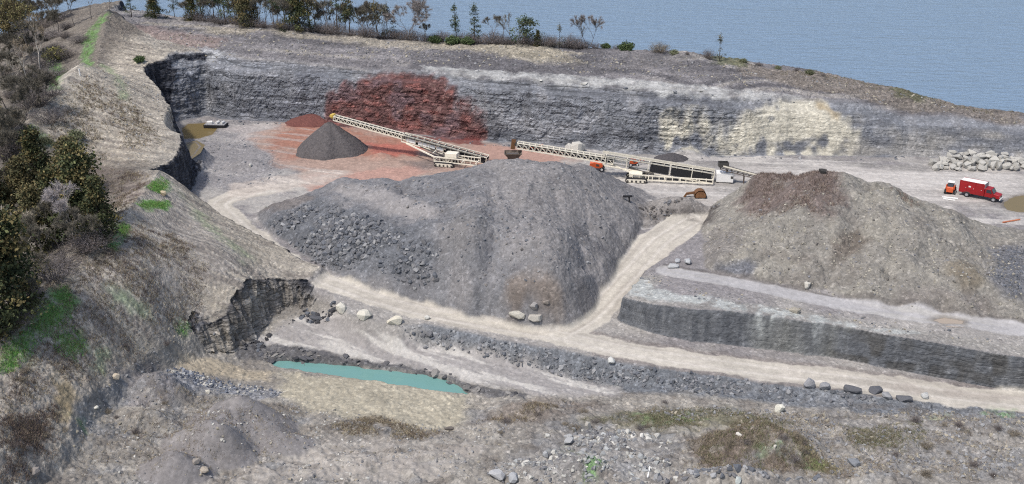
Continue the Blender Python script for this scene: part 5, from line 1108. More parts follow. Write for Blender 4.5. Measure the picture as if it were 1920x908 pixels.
def boulder(u, v, s, c, label, seed, dims=(1, .8, .7), rz=None, group=None):
    p = at(u, v); vv, f = rock_proto(400 + seed, *dims, n=26); o = link('boulder', mesh_from('boulder', vv * s, f, ROCKM, np.tile([*Cs(*c), 1], (len(vv), 1)), False), None, (p[0], p[1], p[2] + s * dims[2] * .34))
    o.rotation_euler = (random.uniform(-.12, .12), random.uniform(-.12, .12), seed * 1.3 if rz is None else rz); tag(o, label, 'boulder', group); return o
CR = (228, 222, 208)
for a in [(641,583,1.7,CR,'rounded white boulder at the end of the dark rock face, leftmost of the roadside three',1,(1,.9,.95)),
 (683,596,2.3,CR,'largest white boulder by the haul road, middle one of the roadside three',2,(1,.75,.65),-.3),
 (740,606,2.5,(214,206,188),'low cream boulder by the haul road above the stony slope',3,(1,.7,.5),.2),
 (800,598,1.1,WH,'small white rock on the near edge of the haul road',4,(1,.8,.6)),
 (592,598,2.6,(96,98,106),'dark flat slab lying left of the white boulders',5,(1,.5,.25),-.3),
 (806,628,1.4,(120,120,126),'grey block lying where the wheel tracks meet the stony slope',6,(1,.7,.5)),
 (970,597,2.7,(208,202,190),'long pale slab at the foot of the middle heap, left of a pair',7,(1,.5,.42),-.35),
 (1004,603,2.3,(188,182,174),'pale slab at the foot of the middle heap, right of a pair by the road',8,(1,.6,.42),-.2),
 (1000,581,1.3,(158,154,154),'grey boulder just above the pair of pale roadside slabs',9,(1,.8,1)),
 (1024,574,1.0,(150,140,132),'small brownish rock above the pair of pale roadside slabs',10,(1,.8,.7)),
 (1146,681,1.2,(206,206,204),'pale boulder alone on the stony slope below the road junction',11,(1,.85,.8)),
 (1516,725,1.6,(160,160,166),'round grey boulder on the outer edge of the haul road',12,(1,.95,1)),
 (1546,728,1.8,(146,146,152),'pointed grey boulder right beside the round one at the road edge',13,(1,.8,.6)),
 (1598,735,2.6,(104,105,112),'dark flat block on the outer road edge, third from the round boulder',14,(1,.5,.35),-.2),
 (1642,736,2.0,(98,99,107),'dark jagged block on the outer road edge beside a pale one',15,(1,.6,.5),.2),
 (1662,745,1.7,(164,164,168),'pale grey block near the right end of the row along the road edge',16,(1,.7,.5)),
 (1695,751,2.3,(104,105,112),'dark flat block at the right end of the row along the road edge',17,(1,.6,.35),-.2),
 (1733,745,1.3,(186,186,186),'light boulder alone at the road edge where the row ends',18,(1,.75,.6)),
 (1462,773,1.4,(238,234,220),'bright white boulder above the brown weedy mound',19,(1,.85,.95)),
 (1084,284,3.0,(214,210,202),'big white boulder behind the longest conveyor',20,(1,.8,.85),.4),
 (1068,281,2.0,(196,192,186),'smaller white boulder leaning on the big one behind the longest conveyor',21,(1,.8,.8)),
 (932,898,2.1,(178,178,182),'large pale grey boulder at the bottom edge, left of a pair',22,(1,.6,.55),-.4),
 (962,902,1.6,(170,172,178),'grey boulder at the bottom edge, right of a pair',23,(1,.7,.7)),
 (1065,824,1.2,(170,170,172),'grey boulder above the pale rubble, upper of two touching',24,(1,.7,.6)),
 (1066,834,1.4,(182,182,184),'grey boulder above the pale rubble, lower of two touching',25,(1,.7,.5)),
 (842,804,1.3,(112,104,100),'dark flat rock on the right edge of the sand flat',26,(1,.5,.35),-.1),
 (1102,806,1.1,(178,172,164),'upright tan rock beside the green weedy patch at the bottom',27,(.7,.7,1.1)),
 (1026,818,.8,WH,'small white rock left of the pale rubble',28,(1,.8,.7)),
 (1023,858,1.0,(168,170,174),'upright grey rock above the gravel hump at the bottom',29,(.8,.7,.9)),
 (1384,903,1.0,(196,204,204),'smooth pale round stone at the bottom edge below the brown mound',30,(.8,.7,1)),
 (1386,818,.9,(214,206,196),'pale stone on top of the brown weedy mound',31,(1,.7,.5)),
 (1452,847,.6,CR,'tiny white stone on the face of the brown weedy mound',32,(.8,.6,.9)),
 (1600,875,1.7,(140,144,152),'blue-grey boulder right of the brown weedy mound',33,(1,.8,.6)),
 (218,712,1.0,(214,196,170),'cream rock on the grey gravel left of the pond',34,(1,.8,.8)),
 (182,772,.8,CR,'white stone low on the near embankment',35,(1,.7,.6)),
 (390,738,.8,CR,'white stone on the small gravel mound left of the sand flat',36,(.9,.7,.8)),
 (368,870,1.0,(166,156,148),'round grey stone among the low gravel mounds',37,(1,.8,.6)),
 (383,884,1.4,(184,170,154),'tan rock just below the round grey stone among the gravel mounds',38,(1,.8,.4)),
 (68,892,1.1,(150,142,138),'round stone at the bottom left corner',39,(1,.9,.9)),
 (1290,495,1.5,(176,178,182),'pale block at the left end of the bench road',40,(1,.7,.6)),
 (1262,502,1.9,(186,188,192),'wide pale slab at the left end of the bench road',41,(1,.6,.4)),
 (1270,492,1.2,(170,172,178),'small slab resting above the wide one by the bench road',42,(1,.7,.5)),
 (1490,586,1.6,(166,158,144),'low tan boulder on the outer edge of the bench',43,(1,.8,.45)),
 (1513,541,1.2,(200,194,184),'pale block at the foot of the right-hand heap beside the bench road',44,(.8,.8,.9)),
 (307,366,1.2,(190,172,140),'yellowish boulder on the crest of the near embankment between grass patches',45,(1,.8,.8)),
 (500,390,.7,(190,186,180),'small pale rock at the bend of the haul road',46,(1,.8,.7)),
 (470,312,.8,WH,'white stone on the low grey mound at the far left of the floor',47,(1,.8,.8)),
 (1542,326,1.4,(70,68,68),'dark boulder on top of the right-hand heap',48,(1,.8,.6))]: boulder(*a)
# riprap stones stacked below the wall : one object each
rr_ = np.random.default_rng(5); rap = []
for row, (n_, v_, u0, u1) in enumerate([(15, 318, 1752, 1918), (14, 311, 1748, 1916), (13, 305, 1762, 1912), (11, 299, 1772, 1900), (8, 293, 1785, 1880)]):
    for k in range(n_): rap.append((u0 + (u1 - u0) * (k + rr_.uniform(-.3, .3)) / (n_ - 1), v_ + rr_.uniform(-2, 2)))
RAPM = []
for i in range(8): vv, f = rock_proto(700 + i, 1, .75, .66, 15); RAPM.append(mesh_from('riprap_stone', vv, f, ROCKM, np.tile([*Cs(186, 182, 176), 1], (len(vv), 1)), False))
for i, (u, v) in enumerate(rap):
    p = at(u, v); s = rr_.uniform(1.2, 2.3); o = link('riprap_stone', RAPM[i % 8], None, (p[0], p[1], p[2] + .22 * s)); o.scale = (s, s * rr_.uniform(.85, 1.1), s * rr_.uniform(.8, 1.1)); o.rotation_euler = (rr_.normal(0, .3), rr_.normal(0, .3), rr_.uniform(0, 6.3))
    tag(o, 'pale block in the stone heap below the rock wall at the right', 'rock', 'stones of the pale heap at the right')
# ------------------------------------------------------------------ plants
BARK = plain('grey_bark', (.17, .15, .135), .95, var=.3, scale=6.0); PALEB = plain('pale_bark', (.42, .39, .35), .9, var=.25, scale=6.0); DARKB = plain('dark_bark', (.075, .062, .052), .95, var=.3, scale=6.0)
LEAFM = vcol('leaf_sprays', .8, .18); TWIGM = vcol('twigs', .9, .18); WEEDM = vcol('weeds', .9, .1)
class PB:
    """plant builder : tubes for wood, small faces for leaves and twigs"""
    def __init__(s): s.v, s.f, s.c, s.n = [], [], [], 0
    def tube(s, p, q, r, r2, n=5):
        p, q = np.array(p, float), np.array(q, float); d = q - p; d /= np.linalg.norm(d) + 1e-9; u = np.array([1., 0, 0]) if abs(d[0]) < .8 else np.array([0, 1., 0]); a = np.cross(d, u); a /= np.linalg.norm(a); b = np.cross(d, a)
        t = np.arange(n) * 2 * PI / n; o = np.cos(t)[:, None] * a + np.sin(t)[:, None] * b; s.v.append(np.concatenate([p + o * r, q + o * r2])); i = np.arange(n); j = (i + 1) % n
        s.f.append(np.stack([i, j, j + n, i + n], 1) + s.n); s.n += 2 * n
    def wood(s, name, mat, parent=None):
        return mesh_from(name, np.concatenate(s.v), np.concatenate(s.f), mat, None, True)
def leaf_tris(cent, size, cols, r, up=0.0, flat=1.0):
    """one slim triangle pair per centre"""
    n = len(cent); a = r.normal(size=(n, 3)); a[:, 2] = a[:, 2] * flat + up; a /= np.linalg.norm(a, axis=1, keepdims=True); b = r.normal(size=(n, 3)); b -= (b * a).sum(1, keepdims=True) * a; b /= np.linalg.norm(b, axis=1, keepdims=True)
    L = size[:, None]; v = np.stack([cent - a * L * .5, cent + b * L * .3, cent + a * L * .5, cent - b * L * .3], 1)
    return v.reshape(-1, 3), np.arange(4 * n).reshape(n, 4), np.repeat(np.concatenate([cols, np.ones((n, 1))], 1), 4, 0)
def lin(c): return C(*c).astype(float)
def conifer(seed, h, rad, base=.12, cols=((58,64,38),(44,52,34),(78,70,42)), clumps=95, per=46, leaf=.42, shape=.8, gap=.25, bare=.0):
    r = np.random.default_rng(seed); w_ = PB(); lean = r.normal(0, .03, 2); trunk = lambda t: np.array([lean[0] * t * h + .1 * math.sin(3 * t + seed), lean[1] * t * h, t * h])
    for i in range(8): w_.tube(trunk(i / 8), trunk((i + 1) / 8), .024 * h * (1 - i / 8 * .9) * .7, .024 * h * (1 - (i + 1) / 8 * .9) * .7, 7)
    cen, sz, cl = [], [], []; ph = r.uniform(0, 6.28, 4)
    for k in range(clumps):
        t = base + (1 - base) * r.random() ** .85; env = rad * (1 - (t - base) / (1 - base)) ** shape * (1 + .35 * math.sin(7 * t + ph[0])) + .12
        a = r.uniform(0, 2 * PI); env *= 1 + .28 * math.sin(2 * a + ph[1] + 5 * t) + .2 * math.sin(5 * a + ph[2]); q = env * r.uniform(.35, 1.0); c0 = trunk(t); c = c0 + np.array([math.cos(a) * q, math.sin(a) * q, -.10 * q + r.normal(0, .1)])
        if r.random() < gap * .4: continue
        w_.tube(c0 - np.array([0, 0, .1 * q]), c, .012 * h * .35, .01, 3)
        m = int(per * r.uniform(.5, 1.3)); e = r.normal(size=(m, 3)) * np.array([.34, .34, .2]) * (rad * .55) + c; cen.append(e); sz.append(leaf * r.uniform(.5, 1.15, m)); b_ = lin(cols[r.integers(len(cols))]) * r.uniform(.7, 1.3); cl.append(b_[None] * r.uniform(.75, 1.25, (m, 1)))
    m = 30; e = trunk(.985) + r.normal(size=(m, 3)) * np.array([.12, .12, .4]); cen.append(e); sz.append(np.full(m, leaf * .7)); cl.append(np.tile(lin(cols[0]), (m, 1)))
    v, f, c = leaf_tris(np.concatenate(cen), np.concatenate(sz), np.concatenate(cl), r, .25)
    return w_.wood('trunk', DARKB), mesh_from('crown', v, f, LEAFM, c, False)
def bare_tree(seed, h, spread=.5, col=(114,108,96), bark=BARK, depth=5, trunks=1, twig=.55, buds=None, dens=1.0):
    r = np.random.default_rng(seed); w_ = PB(); tp = []
    def grow(p, d, l, rr_, k):
        segs = 3; q = p
        for i in range(segs):
            d = d + r.normal(0, .10, 3); d[2] += .04; d /= np.linalg.norm(d); q2 = q + d * l / segs; w_.tube(q, q2, rr_ * (1 - i / segs * .35), rr_ * (1 - (i + 1) / segs * .35), 6 if k < 2 else 3); q = q2
            if k >= depth - 2 or (k >= 1 and r.random() < .5): tp.append((q, d))
        if k < depth:
            for _ in range(2 + (r.random() < .55 * dens)):
                a = r.uniform(0, 2 * PI); u = np.cross(d, [math.cos(a), math.sin(a), .3]); u /= np.linalg.norm(u) + 1e-6; nd = d + u * spread * r.uniform(.6, 1.4); nd /= np.linalg.norm(nd); grow(q, nd, l * r.uniform(.6, .82), rr_ * .58, k + 1)
    for t in range(trunks): a = r.uniform(0, 6.28); grow(np.array([math.cos(a), math.sin(a), 0]) * .15 * (trunks > 1), np.array([r.normal(0, .08 + .25 * (trunks > 1)), r.normal(0, .08 + .25 * (trunks > 1)), 1.0]), h * .33, .013 * h / trunks ** .4, 0)
    P_ = np.array([q for q, _ in tp]); D_ = np.array([d for _, d in tp]); m = 8; P2 = np.repeat(P_, m, 0); D2 = np.repeat(D_, m, 0) + r.normal(0, .55, (len(P_) * m, 3)); D2 /= np.linalg.norm(D2, axis=1, keepdims=True)
    L = twig * r.uniform(.5, 1.4, len(P2)); w2 = .02; sd = np.cross(D2, r.normal(size=D2.shape)); sd /= np.linalg.norm(sd, axis=1, keepdims=True)
    v = np.stack([P2 - sd * w2, P2 + sd * w2, P2 + D2 * L[:, None] + sd * .006, P2 + D2 * L[:, None] - sd * .006], 1).reshape(-1, 3); f = np.arange(len(v)).reshape(-1, 4); c = np.repeat(np.concatenate([lin(col)[None] * r.uniform(.7, 1.3, (len(P2), 1)), np.ones((len(P2), 1))], 1), 4, 0)
    if buds:
        k = r.random(len(P2)) < .55; e = P2[k] + D2[k] * L[k, None] * .9 + r.normal(0, .12, (k.sum(), 3)); v2, f2, c2 = leaf_tris(e, r.uniform(.12, .3, len(e)), lin(buds)[None] * r.uniform(.6, 1.3, (len(e), 1)), r); f = np.concatenate([f, f2 + len(v)]); v = np.concatenate([v, v2]); c = np.concatenate([c, c2])
    sc = h / max(v[:, 2].max(), 1e-3); v *= sc; w_.v = [q * sc for q in w_.v]
    return w_.wood('trunk', bark), mesh_from('crown', v, f, TWIGM, c, False)
def shrub(seed, h, rad, cols, leafy=.0, n=90):
    r = np.random.default_rng(seed); w_ = PB(); cen, sz, cl = [], [], []; tips = []
    for k in range(n):
        a = r.uniform(0, 2 * PI); b = r.uniform(0, 1) ** .6; d = np.array([math.cos(a) * b * rad, math.sin(a) * b * rad, h * (1 - .45 * b) * r.uniform(.6, 1)]); p0 = np.array([math.cos(a), math.sin(a), 0]) * .25 * rad * r.random(); md = p0 + d * .55 + r.normal(0, .08, 3)
        w_.tube(p0, md, .022, .014, 3); w_.tube(md, p0 + d, .014, .006, 3); tips += [p0 + d, md, p0 + d * .8]
    T = np.array(tips); m = 9; P2 = np.repeat(T, m, 0) + r.normal(0, .12 * rad, (len(T) * m, 3)); P2[:, 2] = np.abs(P2[:, 2]); k = len(P2); col_ = np.array([lin(c) for c in cols])[r.integers(0, len(cols), k)] * r.uniform(.7, 1.3, (k, 1))
    v, f, c = leaf_tris(P2, (.16 + .22 * leafy) * r.uniform(.6, 1.6, k), col_, r, .4)
    if leafy < .3: q = v.reshape(-1, 4, 3); mid = (q[:, 0] + q[:, 2]) / 2; q[:, 1] = mid + (q[:, 1] - mid) * .22; q[:, 3] = mid + (q[:, 3] - mid) * .22; v = q.reshape(-1, 3)
    return w_.wood('stems', BARK), mesh_from('foliage', v, f, LEAFM, c, False)
OLV = ((84,88,50),(68,76,44),(108,96,54),(58,66,42)); BLU = ((76,92,62),(62,78,56),(92,98,66)); BRN = ((116,102,62),(92,88,54),(80,80,50))
KIND = {'cedar': ([conifer(1, 10, 2.9, .04, OLV, 150, 60, .42, .62), conifer(2, 10, 2.5, .03, OLV, 140, 60, .42, .7), conifer(3, 10, 3.1, .05, BRN, 150, 60, .42, .55)], 10),
 'pine': ([conifer(4, 10, 2.0, .18, BLU, 58, 36, .36, .75, .7), conifer(5, 10, 2.3, .3, OLV, 50, 38, .38, .55, .8), conifer(6, 10, 1.8, .14, BLU, 56, 34, .36, .85, .7)], 10),
 'high_pine': ([conifer(7, 10, 2.0, .5, BLU, 30, 34, .36, .35, .8), conifer(8, 10, 2.2, .42, BRN, 34, 34, .36, .4, .8)], 10),
 'flat_pine': ([conifer(9, 5, 2.6, .3, BLU, 46, 46, .4, .3, .6)], 5),
 'thin_pine': ([conifer(10, 6, 1.2, .1, ((104,104,92),(78,84,66)), 34, 22, .34, .8, .9)], 6),
 'bare': ([bare_tree(11, 9, .42), bare_tree(12, 9, .5), bare_tree(13, 9, .36)], 9), 'thin_bare': ([bare_tree(14, 9, .30, depth=4, dens=.5, twig=.4), bare_tree(15, 9, .34, depth=4, dens=.5, twig=.4)], 9),
 'broad_bare': ([bare_tree(16, 10, .55, (132,124,122), trunks=3)], 10), 'grey_bare': ([bare_tree(17, 9, .34, (150,140,136), trunks=2)], 9),
 'pale_bare': ([bare_tree(18, 9, .45, (196,184,168), PALEB, 4), bare_tree(19, 9, .4, (170,160,160), PALEB, 5)], 9), 'birch': ([bare_tree(20, 12, .3, (150,132,110), PALEB, 4, dens=.5)], 12),
 'purple_bare': ([bare_tree(21, 8, .5, (110,104,92)), bare_tree(22, 8, .45, (116,109,97), trunks=2)], 8), 'budding': ([bare_tree(23, 10, .42, (130,112,84), BARK, 5, buds=(126,120,70))], 10),
 'grey_shrub': ([shrub(31, 2, 1.6, ((122,114,116),(104,98,100))), shrub(32, 2.2, 1.4, ((128,114,112),(96,90,90)))], 2), 'brown_shrub': ([shrub(33, 2, 1.7, ((146,132,112),(126,116,98)), .2)], 2),
 'green_shrub': ([shrub(34, 2, 1.5, ((86,104,58),(70,88,52)), .6)], 2), 'olive_shrub': ([shrub(35, 2, 1.7, ((104,112,78),(120,120,92)), .3)], 2), 'yellow_shrub': ([shrub(36, 2, 1.6, ((140,132,62),(116,112,60)), .4)], 2)}
cnt = {}
def plant(kind, u, v, h, label, cat='tree', group=None, name=None, dy=0.0, wide=1.0, up=1.0):
    h = h * up
    vs_k, h0 = KIND[kind]; i = cnt.get(kind, 0); cnt[kind] = i + 1; tm, cm = vs_k[i % len(vs_k)]; p = at(u, v); x_, y_ = p[0], p[1] + dy
    nm = name or {'cedar': 'cedar_tree', 'pine': 'pine_tree', 'high_pine': 'pine_tree', 'flat_pine': 'pine_tree', 'thin_pine': 'pine_tree'}.get(kind, 'shrub' if 'shrub' in kind else 'bare_tree')
    o = thing(nm, (x_, y_, gz(x_, y_) - .1), label, cat, group); s = h / h0; o.scale = (s * wide, s * wide, s); o.rotation_euler = (0, 0, (i * 2.4 + u * .01) % 6.28); link(tm.name.split('.')[0], tm, o); link(cm.name.split('.')[0], cm, o); return o
RIM = 'trees along the rim above the rock wall'
for a in [('pine',243,33,6.5,'widest dark pine at the left end of the rim tree line, beside the green crest'),('cedar',288,36,6.2,'dark cedar second from the left end of the rim tree line'),('pine',325,34,5.2,'narrow pine standing apart in the gap left of the dense rim trees'),
 ('cedar',358,40,6,'leftmost dark evergreen of the dense clump on the rim'),('pine',378,44,7.5,'tall pine in the left half of the dense rim clump'),('high_pine',400,46,8.5,'high-crowned pine behind the dense rim clump'),('pine',420,48,8.4,'dense blue-green pine in the middle of the rim clump'),
 ('high_pine',440,50,8.2,'brownish high-crowned pine at the middle of the rim clump'),('cedar',462,52,8,'dark cedar on the right side of the dense rim clump'),('bare',484,53,6.5,'bare tree in the gap right of the dense rim clump'),('high_pine',512,56,8,'brown-topped pine with a leaning dead trunk beside it'),
 ('bare',535,57,7,'bare tree between two brown-topped rim pines'),('cedar',556,60,8.2,'dark round-topped evergreen right of the brown-topped pines'),('high_pine',580,62,8.6,'high pine left of the group of tall bare stems on the rim'),('thin_bare',596,63,9,'tall thin bare tree, left one of a pair on the rim'),
 ('thin_bare',612,64,9.5,'tall thin bare tree, right one of a pair on the rim'),('high_pine',632,66,9.2,'tallest lone rim pine with a sparse dark trunk'),('pine',654,68,8.5,'dark sparse pine ending the thick part of the rim tree line'),('thin_bare',682,71,6.2,'thin forked bare tree just right of the thick rim trees'),
 ('high_pine',706,73,7.8,'rim pine with one dense dark tuft at its top'),('thin_pine',726,74,7,'pale thin pine left of the broad bare tree'),('broad_bare',770,78,9,'broad spreading bare tree with several trunks on the rim'),('bare',798,80,4.2,'small bare tree right of the broad spreading one'),
 ('pine',856,81,7.6,'left dark pine of a pair above the green shrubs on the rim'),('pine',889,83,7.8,'right pine of a pair above the green shrubs, with a pale trunk'),('bare',924,85,6.2,'bare spiky tree right of the pair of rim pines'),('thin_bare',944,86,5.4,'short thin dead stem between two bare rim trees'),
 ('thin_bare',962,87,6.8,'lone thin dead tree left of the flat-topped pine'),('flat_pine',984,88,5.2,'flat-topped dark pine on the middle of the rim'),('cedar',1008,90,3.2,'low dark cedar leaning against the flat-topped pine'),('thin_pine',1050,92,4.6,'small twisted pine alone right of the flat-topped one'),
 ('thin_bare',1091,93,5,'dark dead stem just left of the pale grey bare tree'),('grey_bare',1104,94,7.2,'pale grey twin-stemmed bare tree, last tall one on the rim'),('thin_pine',1352,117,5,'small ragged conifer alone near the right end of the rim')]: plant(*a, group=RIM, dy=1.5, up=1.25)
SHG = 'shrubs along the rim'
for a in [('green_shrub',1136,92,1.6,'small green shrub right of the pale grey bare tree'),('grey_shrub',1158,94,1.8,'small dark grey shrub between two green ones on the rim'),('green_shrub',1175,96,2.4,'rounded green shrub standing alone on the rim'),('brown_shrub',1238,101,2.8,'rounded brown shrub standing alone on the rim'),
 ('grey_shrub',1330,112,2.6,'grey twiggy shrub beside the small ragged conifer'),('green_shrub',850,84,2.2,'bright green shrub left below the pair of rim pines'),('green_shrub',815,82,2.0,'green shrub right of the broad bare tree'),('green_shrub',876,85,2.0,'bright green shrub between the trunks of the pair of rim pines'),('olive_shrub',1265,103,1.3,'low olive shrub just right of the rounded brown one')]: plant(a[0], *a[1:], cat='shrub', group=SHG, dy=1.0)
for i, u in enumerate(list(range(345, 690, 16)) + list(range(690, 1120, 15))): plant('grey_shrub', u + (i * 7) % 9, float(np.interp(u, [345, 500, 700, 1000, 1120], [40, 56, 74, 89, 95])), 1.6 + (i * 37 % 10) * .22, 'grey leafless shrub in the thicket under the rim trees', 'shrub', 'leafless shrubs under the rim trees', dy=2.2, wide=1.3)
for i, u in enumerate((1290, 1395, 1425, 1460, 1495, 1520, 1545)): plant('olive_shrub' if i % 2 else 'grey_shrub', u, float(np.interp(u, [1290, 1350, 1500, 1560], [105, 112, 137, 148])), .9 + .15 * (i % 3), 'low sparse shrub on the bare right half of the rim', 'shrub', 'low shrubs on the right half of the rim', dy=.8)
WOOD = 'trees of the wood left of the embankments'
for a in [('cedar',18,70,11,'big dark green conifer in the top left corner'),('budding',62,118,11,'yellowish budding tree in front of the dark corner conifer'),('birch',76,140,9.5,'slender pale-trunked tree below the yellowish budding one'),('birch',56,166,8,'pale leaning dead trunk left of the bright green bank'),
 ('purple_bare',18,130,6.5,'reddish-grey bare tree under the dark corner conifer'),('purple_bare',45,225,7,'mauve bare tree above the far embankment foot'),('purple_bare',12,205,7.5,'mauve bare tree at the left edge, beside the pale dead trunks'),('pale_bare',30,178,6.5,'whitish bare tree at the left edge below the reddish one'),
 ('cedar',-4,268,6.5,'nearly black cedar cut by the left edge, upper one'),('bare',110,60,7,'dark bare tree left of the green crest, nearest to it'),('bare',140,48,6.5,'dark bare tree behind the green crest at the top'),('bare',172,36,6,'bare tree just left of the first rim pine'),('bare',205,22,5,'grey bare tree on the skyline above the green crest'),('purple_bare',90,42,7,'dark bare tree right of the corner conifer'),
 ('cedar',82,392,9.8,'tall pointed olive cedar at the back of the cedar clump'),('cedar',128,400,8.5,'middle cedar at the back of the cedar clump'),('cedar',160,436,9.6,'broad dark cedar at the right end of the cedar clump'),('cedar',190,452,6.6,'lower brownish cedar on the right flank of the cedar clump'),('cedar',40,432,8.6,'dark cedar on the left of the cedar clump'),('cedar',108,452,7.6,'low olive cedar at the front of the cedar clump'),
 ('cedar',6,442,8,'dark cedar of the clump cut by the left edge'),('cedar',72,480,7,'small dark cedar in front of the cedar clump'),('pale_bare',143,470,7.2,'whitish bare tree in front of the broad dark cedar'),('pale_bare',48,500,7.2,'grey-white bushy bare tree below the cedar clump'),('purple_bare',92,512,5,'low dusky bare tree near the small white box'),
 ('cedar',22,592,10,'big dark cedar at the left edge below the grey-white bare tree'),('cedar',-12,636,9.5,'dark cedar cut by the left edge, lowest one'),('purple_bare',54,586,4,'low dusky bare tree between the lowest cedars and the track'),('purple_bare',20,352,7,'pinkish bare tree left of the cedar clump'),('purple_bare',14,310,5.5,'pinkish bare tree at the foot of the far embankment')]: plant(*a, group=WOOD, up=1.5)
for a in [('yellow_shrub',80,512,2.2,'yellow-green shrub beside the small white box'),('yellow_shrub',104,112,3.2,'yellow-green shrub at the top of the bright grass bank'),('yellow_shrub',60,540,1.8,'yellowish shrub at the foot of the big left cedar'),('olive_shrub',85,268,1.3,'olive shrub low on the far embankment, left side'),('olive_shrub',142,262,1.9,'olive weedy shrub in the middle of the far embankment'),('green_shrub',262,116,1.6,'small green shrub on the top edge of the left rock face'),('brown_shrub',128,212,1.1,'dark tuft just below the crest of the far embankment')]: plant(a[0], *a[1:], cat='shrub', group='shrubs on and beside the embankments')
for i, (u, v) in enumerate([(30,262),(52,258),(24,285),(70,330),(30,330),(100,180),(75,200),(95,230),(122,72),(150,80),(120,110),(96,146),(60,90),(120,500),(160,475),(175,462),(60,560),(40,545),(30,610),(100,525),(20,60),(50,70),(80,55),(110,40),(35,110),(10,140),(60,150),(85,125),(20,185),(50,205),(15,240),(70,185),(125,55),(40,30),(15,300),(90,75),(105,95)]): plant('grey_shrub', u, v, 2.0 + (i % 4) * .5, 'leafless undergrowth shrub in the wood on the left', 'shrub', 'undergrowth in the wood on the left', wide=1.4)

LOT = [(u, v) for v in (25, 45, 70, 95, 125, 155, 190, 220, 250, 275) for u in range(2, 170, 20) if u < 140 - .42 * v]
for i, (u, v) in enumerate(LOT): plant('purple_bare' if i % 3 else 'bare', u + (i * 17) % 13 - 6, v + (i * 11) % 15 - 7, 5 + (i * 7) % 4, 'leafless tree in the tangled wood behind the far embankment', 'tree', 'leafless trees in the wood behind the far embankment')
LOT = [(8, 380), (30, 395), (55, 410), (18, 470), (88, 470), (120, 478), (40, 535), (70, 545), (10, 550), (100, 440), (60, 450), (170, 470)]
for i, (u, v) in enumerate(LOT): plant('purple_bare' if i % 2 else 'bare', u, v, 6 + (i * 7) % 4, 'leafless tree tangled among the cedars of the left wood', 'tree', 'leafless trees among the cedars')
for i in range(46):
    u = 340 + i * 8.4 + (i * 5) % 8; plant(('bare', 'thin_bare', 'purple_bare', 'bare')[i % 4], u, float(np.interp(u, [345, 500, 700], [38, 54, 72])), 5.5 + (i * 13) % 5, 'thin leafless tree in the dense part of the rim tree line', 'tree', 'thin leafless trees on the rim', dy=3.0 + (i % 3))
rs_ = np.random.default_rng(77)
for i in range(46):
    u, v = [(rs_.uniform(1290, 1560), rs_.uniform(800, 885)), (rs_.uniform(1560, 1910), rs_.uniform(785, 900)), (rs_.uniform(890, 1280), rs_.uniform(755, 815)), (rs_.uniform(20, 330), rs_.uniform(640, 860))][i % 4]
    plant(('brown_shrub', 'grey_shrub')[(i // 4) % 2], u, v, rs_.uniform(.5, 1.1), ('low dry shrub on or beside the brown weedy mound', 'low dry shrub on the rough ground at the lower right', 'low dry shrub below the end of the wheel tracks', 'low dry shrub on the lower near embankment')[i % 4], 'shrub', ('dry shrubs on the weedy mound', 'dry shrubs at the lower right', 'dry shrubs below the wheel tracks', 'dry shrubs on the lower embankment')[i % 4])
# ---- grass and dry weeds : blades over the ground
def weeds(name, label, px, n, h, cols, seed, wd=.05, mask=None):
    r = np.random.default_rng(seed); Pn = []
    for L in px:
        A = np.array([hit(u, v)[:2] for u, v in L]); ar = abs(sum(A[i-1, 0] * A[i, 1] - A[i, 0] * A[i-1, 1] for i in range(len(A)))) / 2; Pn.append((L, ar))
    tot = sum(a for _, a in Pn); X = np.concatenate([pts_in(L, max(8, int(n * a / tot)), r) for L, a in Pn]); m = 9; k = len(X)
    B = np.repeat(X, m, 0) + r.normal(0, .16, (k * m, 2)); hz = bil(G, B[:, 0], B[:, 1]); hh = h * r.uniform(.4, 1.3, k * m); d = r.normal(0, .35, (k * m, 2)); a = r.uniform(0, 6.28, k * m); s = np.stack([np.cos(a), np.sin(a), 0 * a], 1) * wd
    b0 = np.concatenate([B, hz[:, None] - .04], 1); tip = b0 + np.concatenate([d * hh[:, None], hh[:, None]], 1); v = np.stack([b0 - s, b0 + s, tip], 1).reshape(-1, 3); cc = np.repeat(np.array([lin(c) for c in cols])[r.integers(0, len(cols), k)], m, 0) * r.uniform(.7, 1.3, (k * m, 1))
    tag(link(name, mesh_from(name, v, np.arange(len(v)).reshape(-1, 3), WEEDM, np.repeat(np.concatenate([cc, np.ones((k * m, 1))], 1), 3, 0), False)), label, 'grass' if 'grass' in name else 'weeds', None, 'stuff')
GRN = ((106,172,58),(92,156,52),(130,180,80)); DRY = ((134,116,100),(116,100,90),(150,134,110)); PUR = ((126,108,104),(106,92,90)); STRAW = ((176,162,132),(150,138,112))
weeds('grass', 'bright green grass patches on the near embankment', [[(55,605),(95,560),(122,535),(138,560),(140,590),(100,625),(60,640)], [(0,650),(50,620),(70,640),(25,695),(0,705)], [(195,455),(215,425),(245,415),(240,440),(215,468)], [(258,382),(285,376),(318,380),(310,392),(272,392)], [(275,355),(300,330),(318,342),(300,362)], [(105,620),(150,620),(165,660),(140,675),(105,660)], [(335,610),(352,608),(354,622),(338,624)]], 3000, .28, GRN + ((134,140,84),), 51, .03)
weeds('grass', 'green grass along the crest of the far embankment', [[(150,110),(165,60),(190,30),(205,22),(185,60),(172,110),(165,125)], [(88,100),(105,95),(118,140),(110,165),(92,170)], [(45,245),(65,238),(110,270),(90,280),(45,275)]], 1800, .28, GRN + ((134,140,84),), 52, .035)
weeds('dry_weeds', 'dry brown weeds over the near embankment', [[(250,405),(330,440),(400,500),(380,590),(260,680),(110,740),(0,780),(0,720),(140,520)]], 4200, .34, DRY + PUR + STRAW, 53, .03)
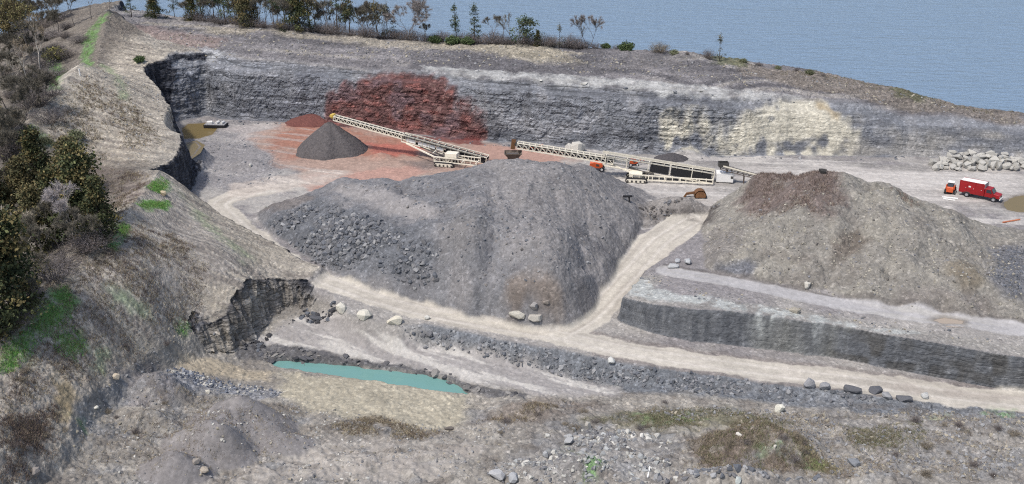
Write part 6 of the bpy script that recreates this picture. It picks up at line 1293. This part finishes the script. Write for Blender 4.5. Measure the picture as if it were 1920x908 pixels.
weeds('dry_weeds', 'dry weeds behind the crest of the near embankment', [[(180,310),(285,330),(250,395),(100,560),(0,690),(0,640),(120,500),(215,370)]], 2600, .36, DRY + PUR + STRAW, 54, .03)
weeds('dry_weeds', 'brown weeds on the top of the right-hand heap', [[(1380,400),(1400,350),(1490,328),(1570,330),(1585,390),(1540,412),(1450,400)], [(1640,345),(1760,395),(1790,410),(1700,385)]], 2000, .45, ((134,114,108),(120,104,98),(148,130,118)), 55, .035)
weeds('dry_weeds', 'brown weeds covering the low mound at the bottom', [[(1280,830),(1420,790),(1500,820),(1580,890),(1500,890),(1340,880)]], 1900, .38, ((132,118,104),(116,104,90),(148,134,112),(112,116,76)), 56, .028)
weeds('dry_weeds', 'olive weeds along the bottom right of the pit', [[(1090,790),(1280,760),(1420,780),(1500,800),(1280,810)], [(1560,780),(1740,790),(1740,850),(1600,850)]], 2200, .3, ((128,126,96),(140,130,110),(114,118,84)), 57, .028)
weeds('dry_weeds', 'brown weeds along the near edge of the sand flat', [[(620,800),(700,780),(830,815),(760,830),(650,820)], [(880,800),(960,760),(1080,750),(1000,790)]], 1300, .36, DRY + STRAW, 58, .028)
weeds('dry_weeds', 'straw-coloured weeds on the rim right of the trees', [[(1350,110),(1500,135),(1910,208),(1910,222),(1500,148),(1400,122)]], 1500, .35, ((120,110,92),(98,98,66),(136,124,104)), 59, .05)
weeds('dry_weeds', 'dry weeds in the bottom left corner', [[(0,790),(110,760),(110,860),(40,905),(0,905)]], 1500, .4, DRY + PUR, 60, .03)
weeds('dry_weeds', 'sparse dry tufts on the far embankment', [[(110,180),(160,140),(260,200),(310,270),(200,300),(80,270)]], 1300, .35, STRAW + DRY, 61, .045)

weeds('dry_weeds', 'scattered dry tufts over the rough ground at the lower right', [[(1150,755),(1450,775),(1700,770),(1918,775),(1918,905),(1300,905)]], 1900, .3, DRY + STRAW, 62, .025)
weeds('dry_weeds', 'scattered dry tufts on the gravel at the lower left', [[(140,790),(300,700),(420,740),(560,760),(620,800),(560,850),(300,900),(120,900)]], 1100, .3, DRY + STRAW, 63, .025)
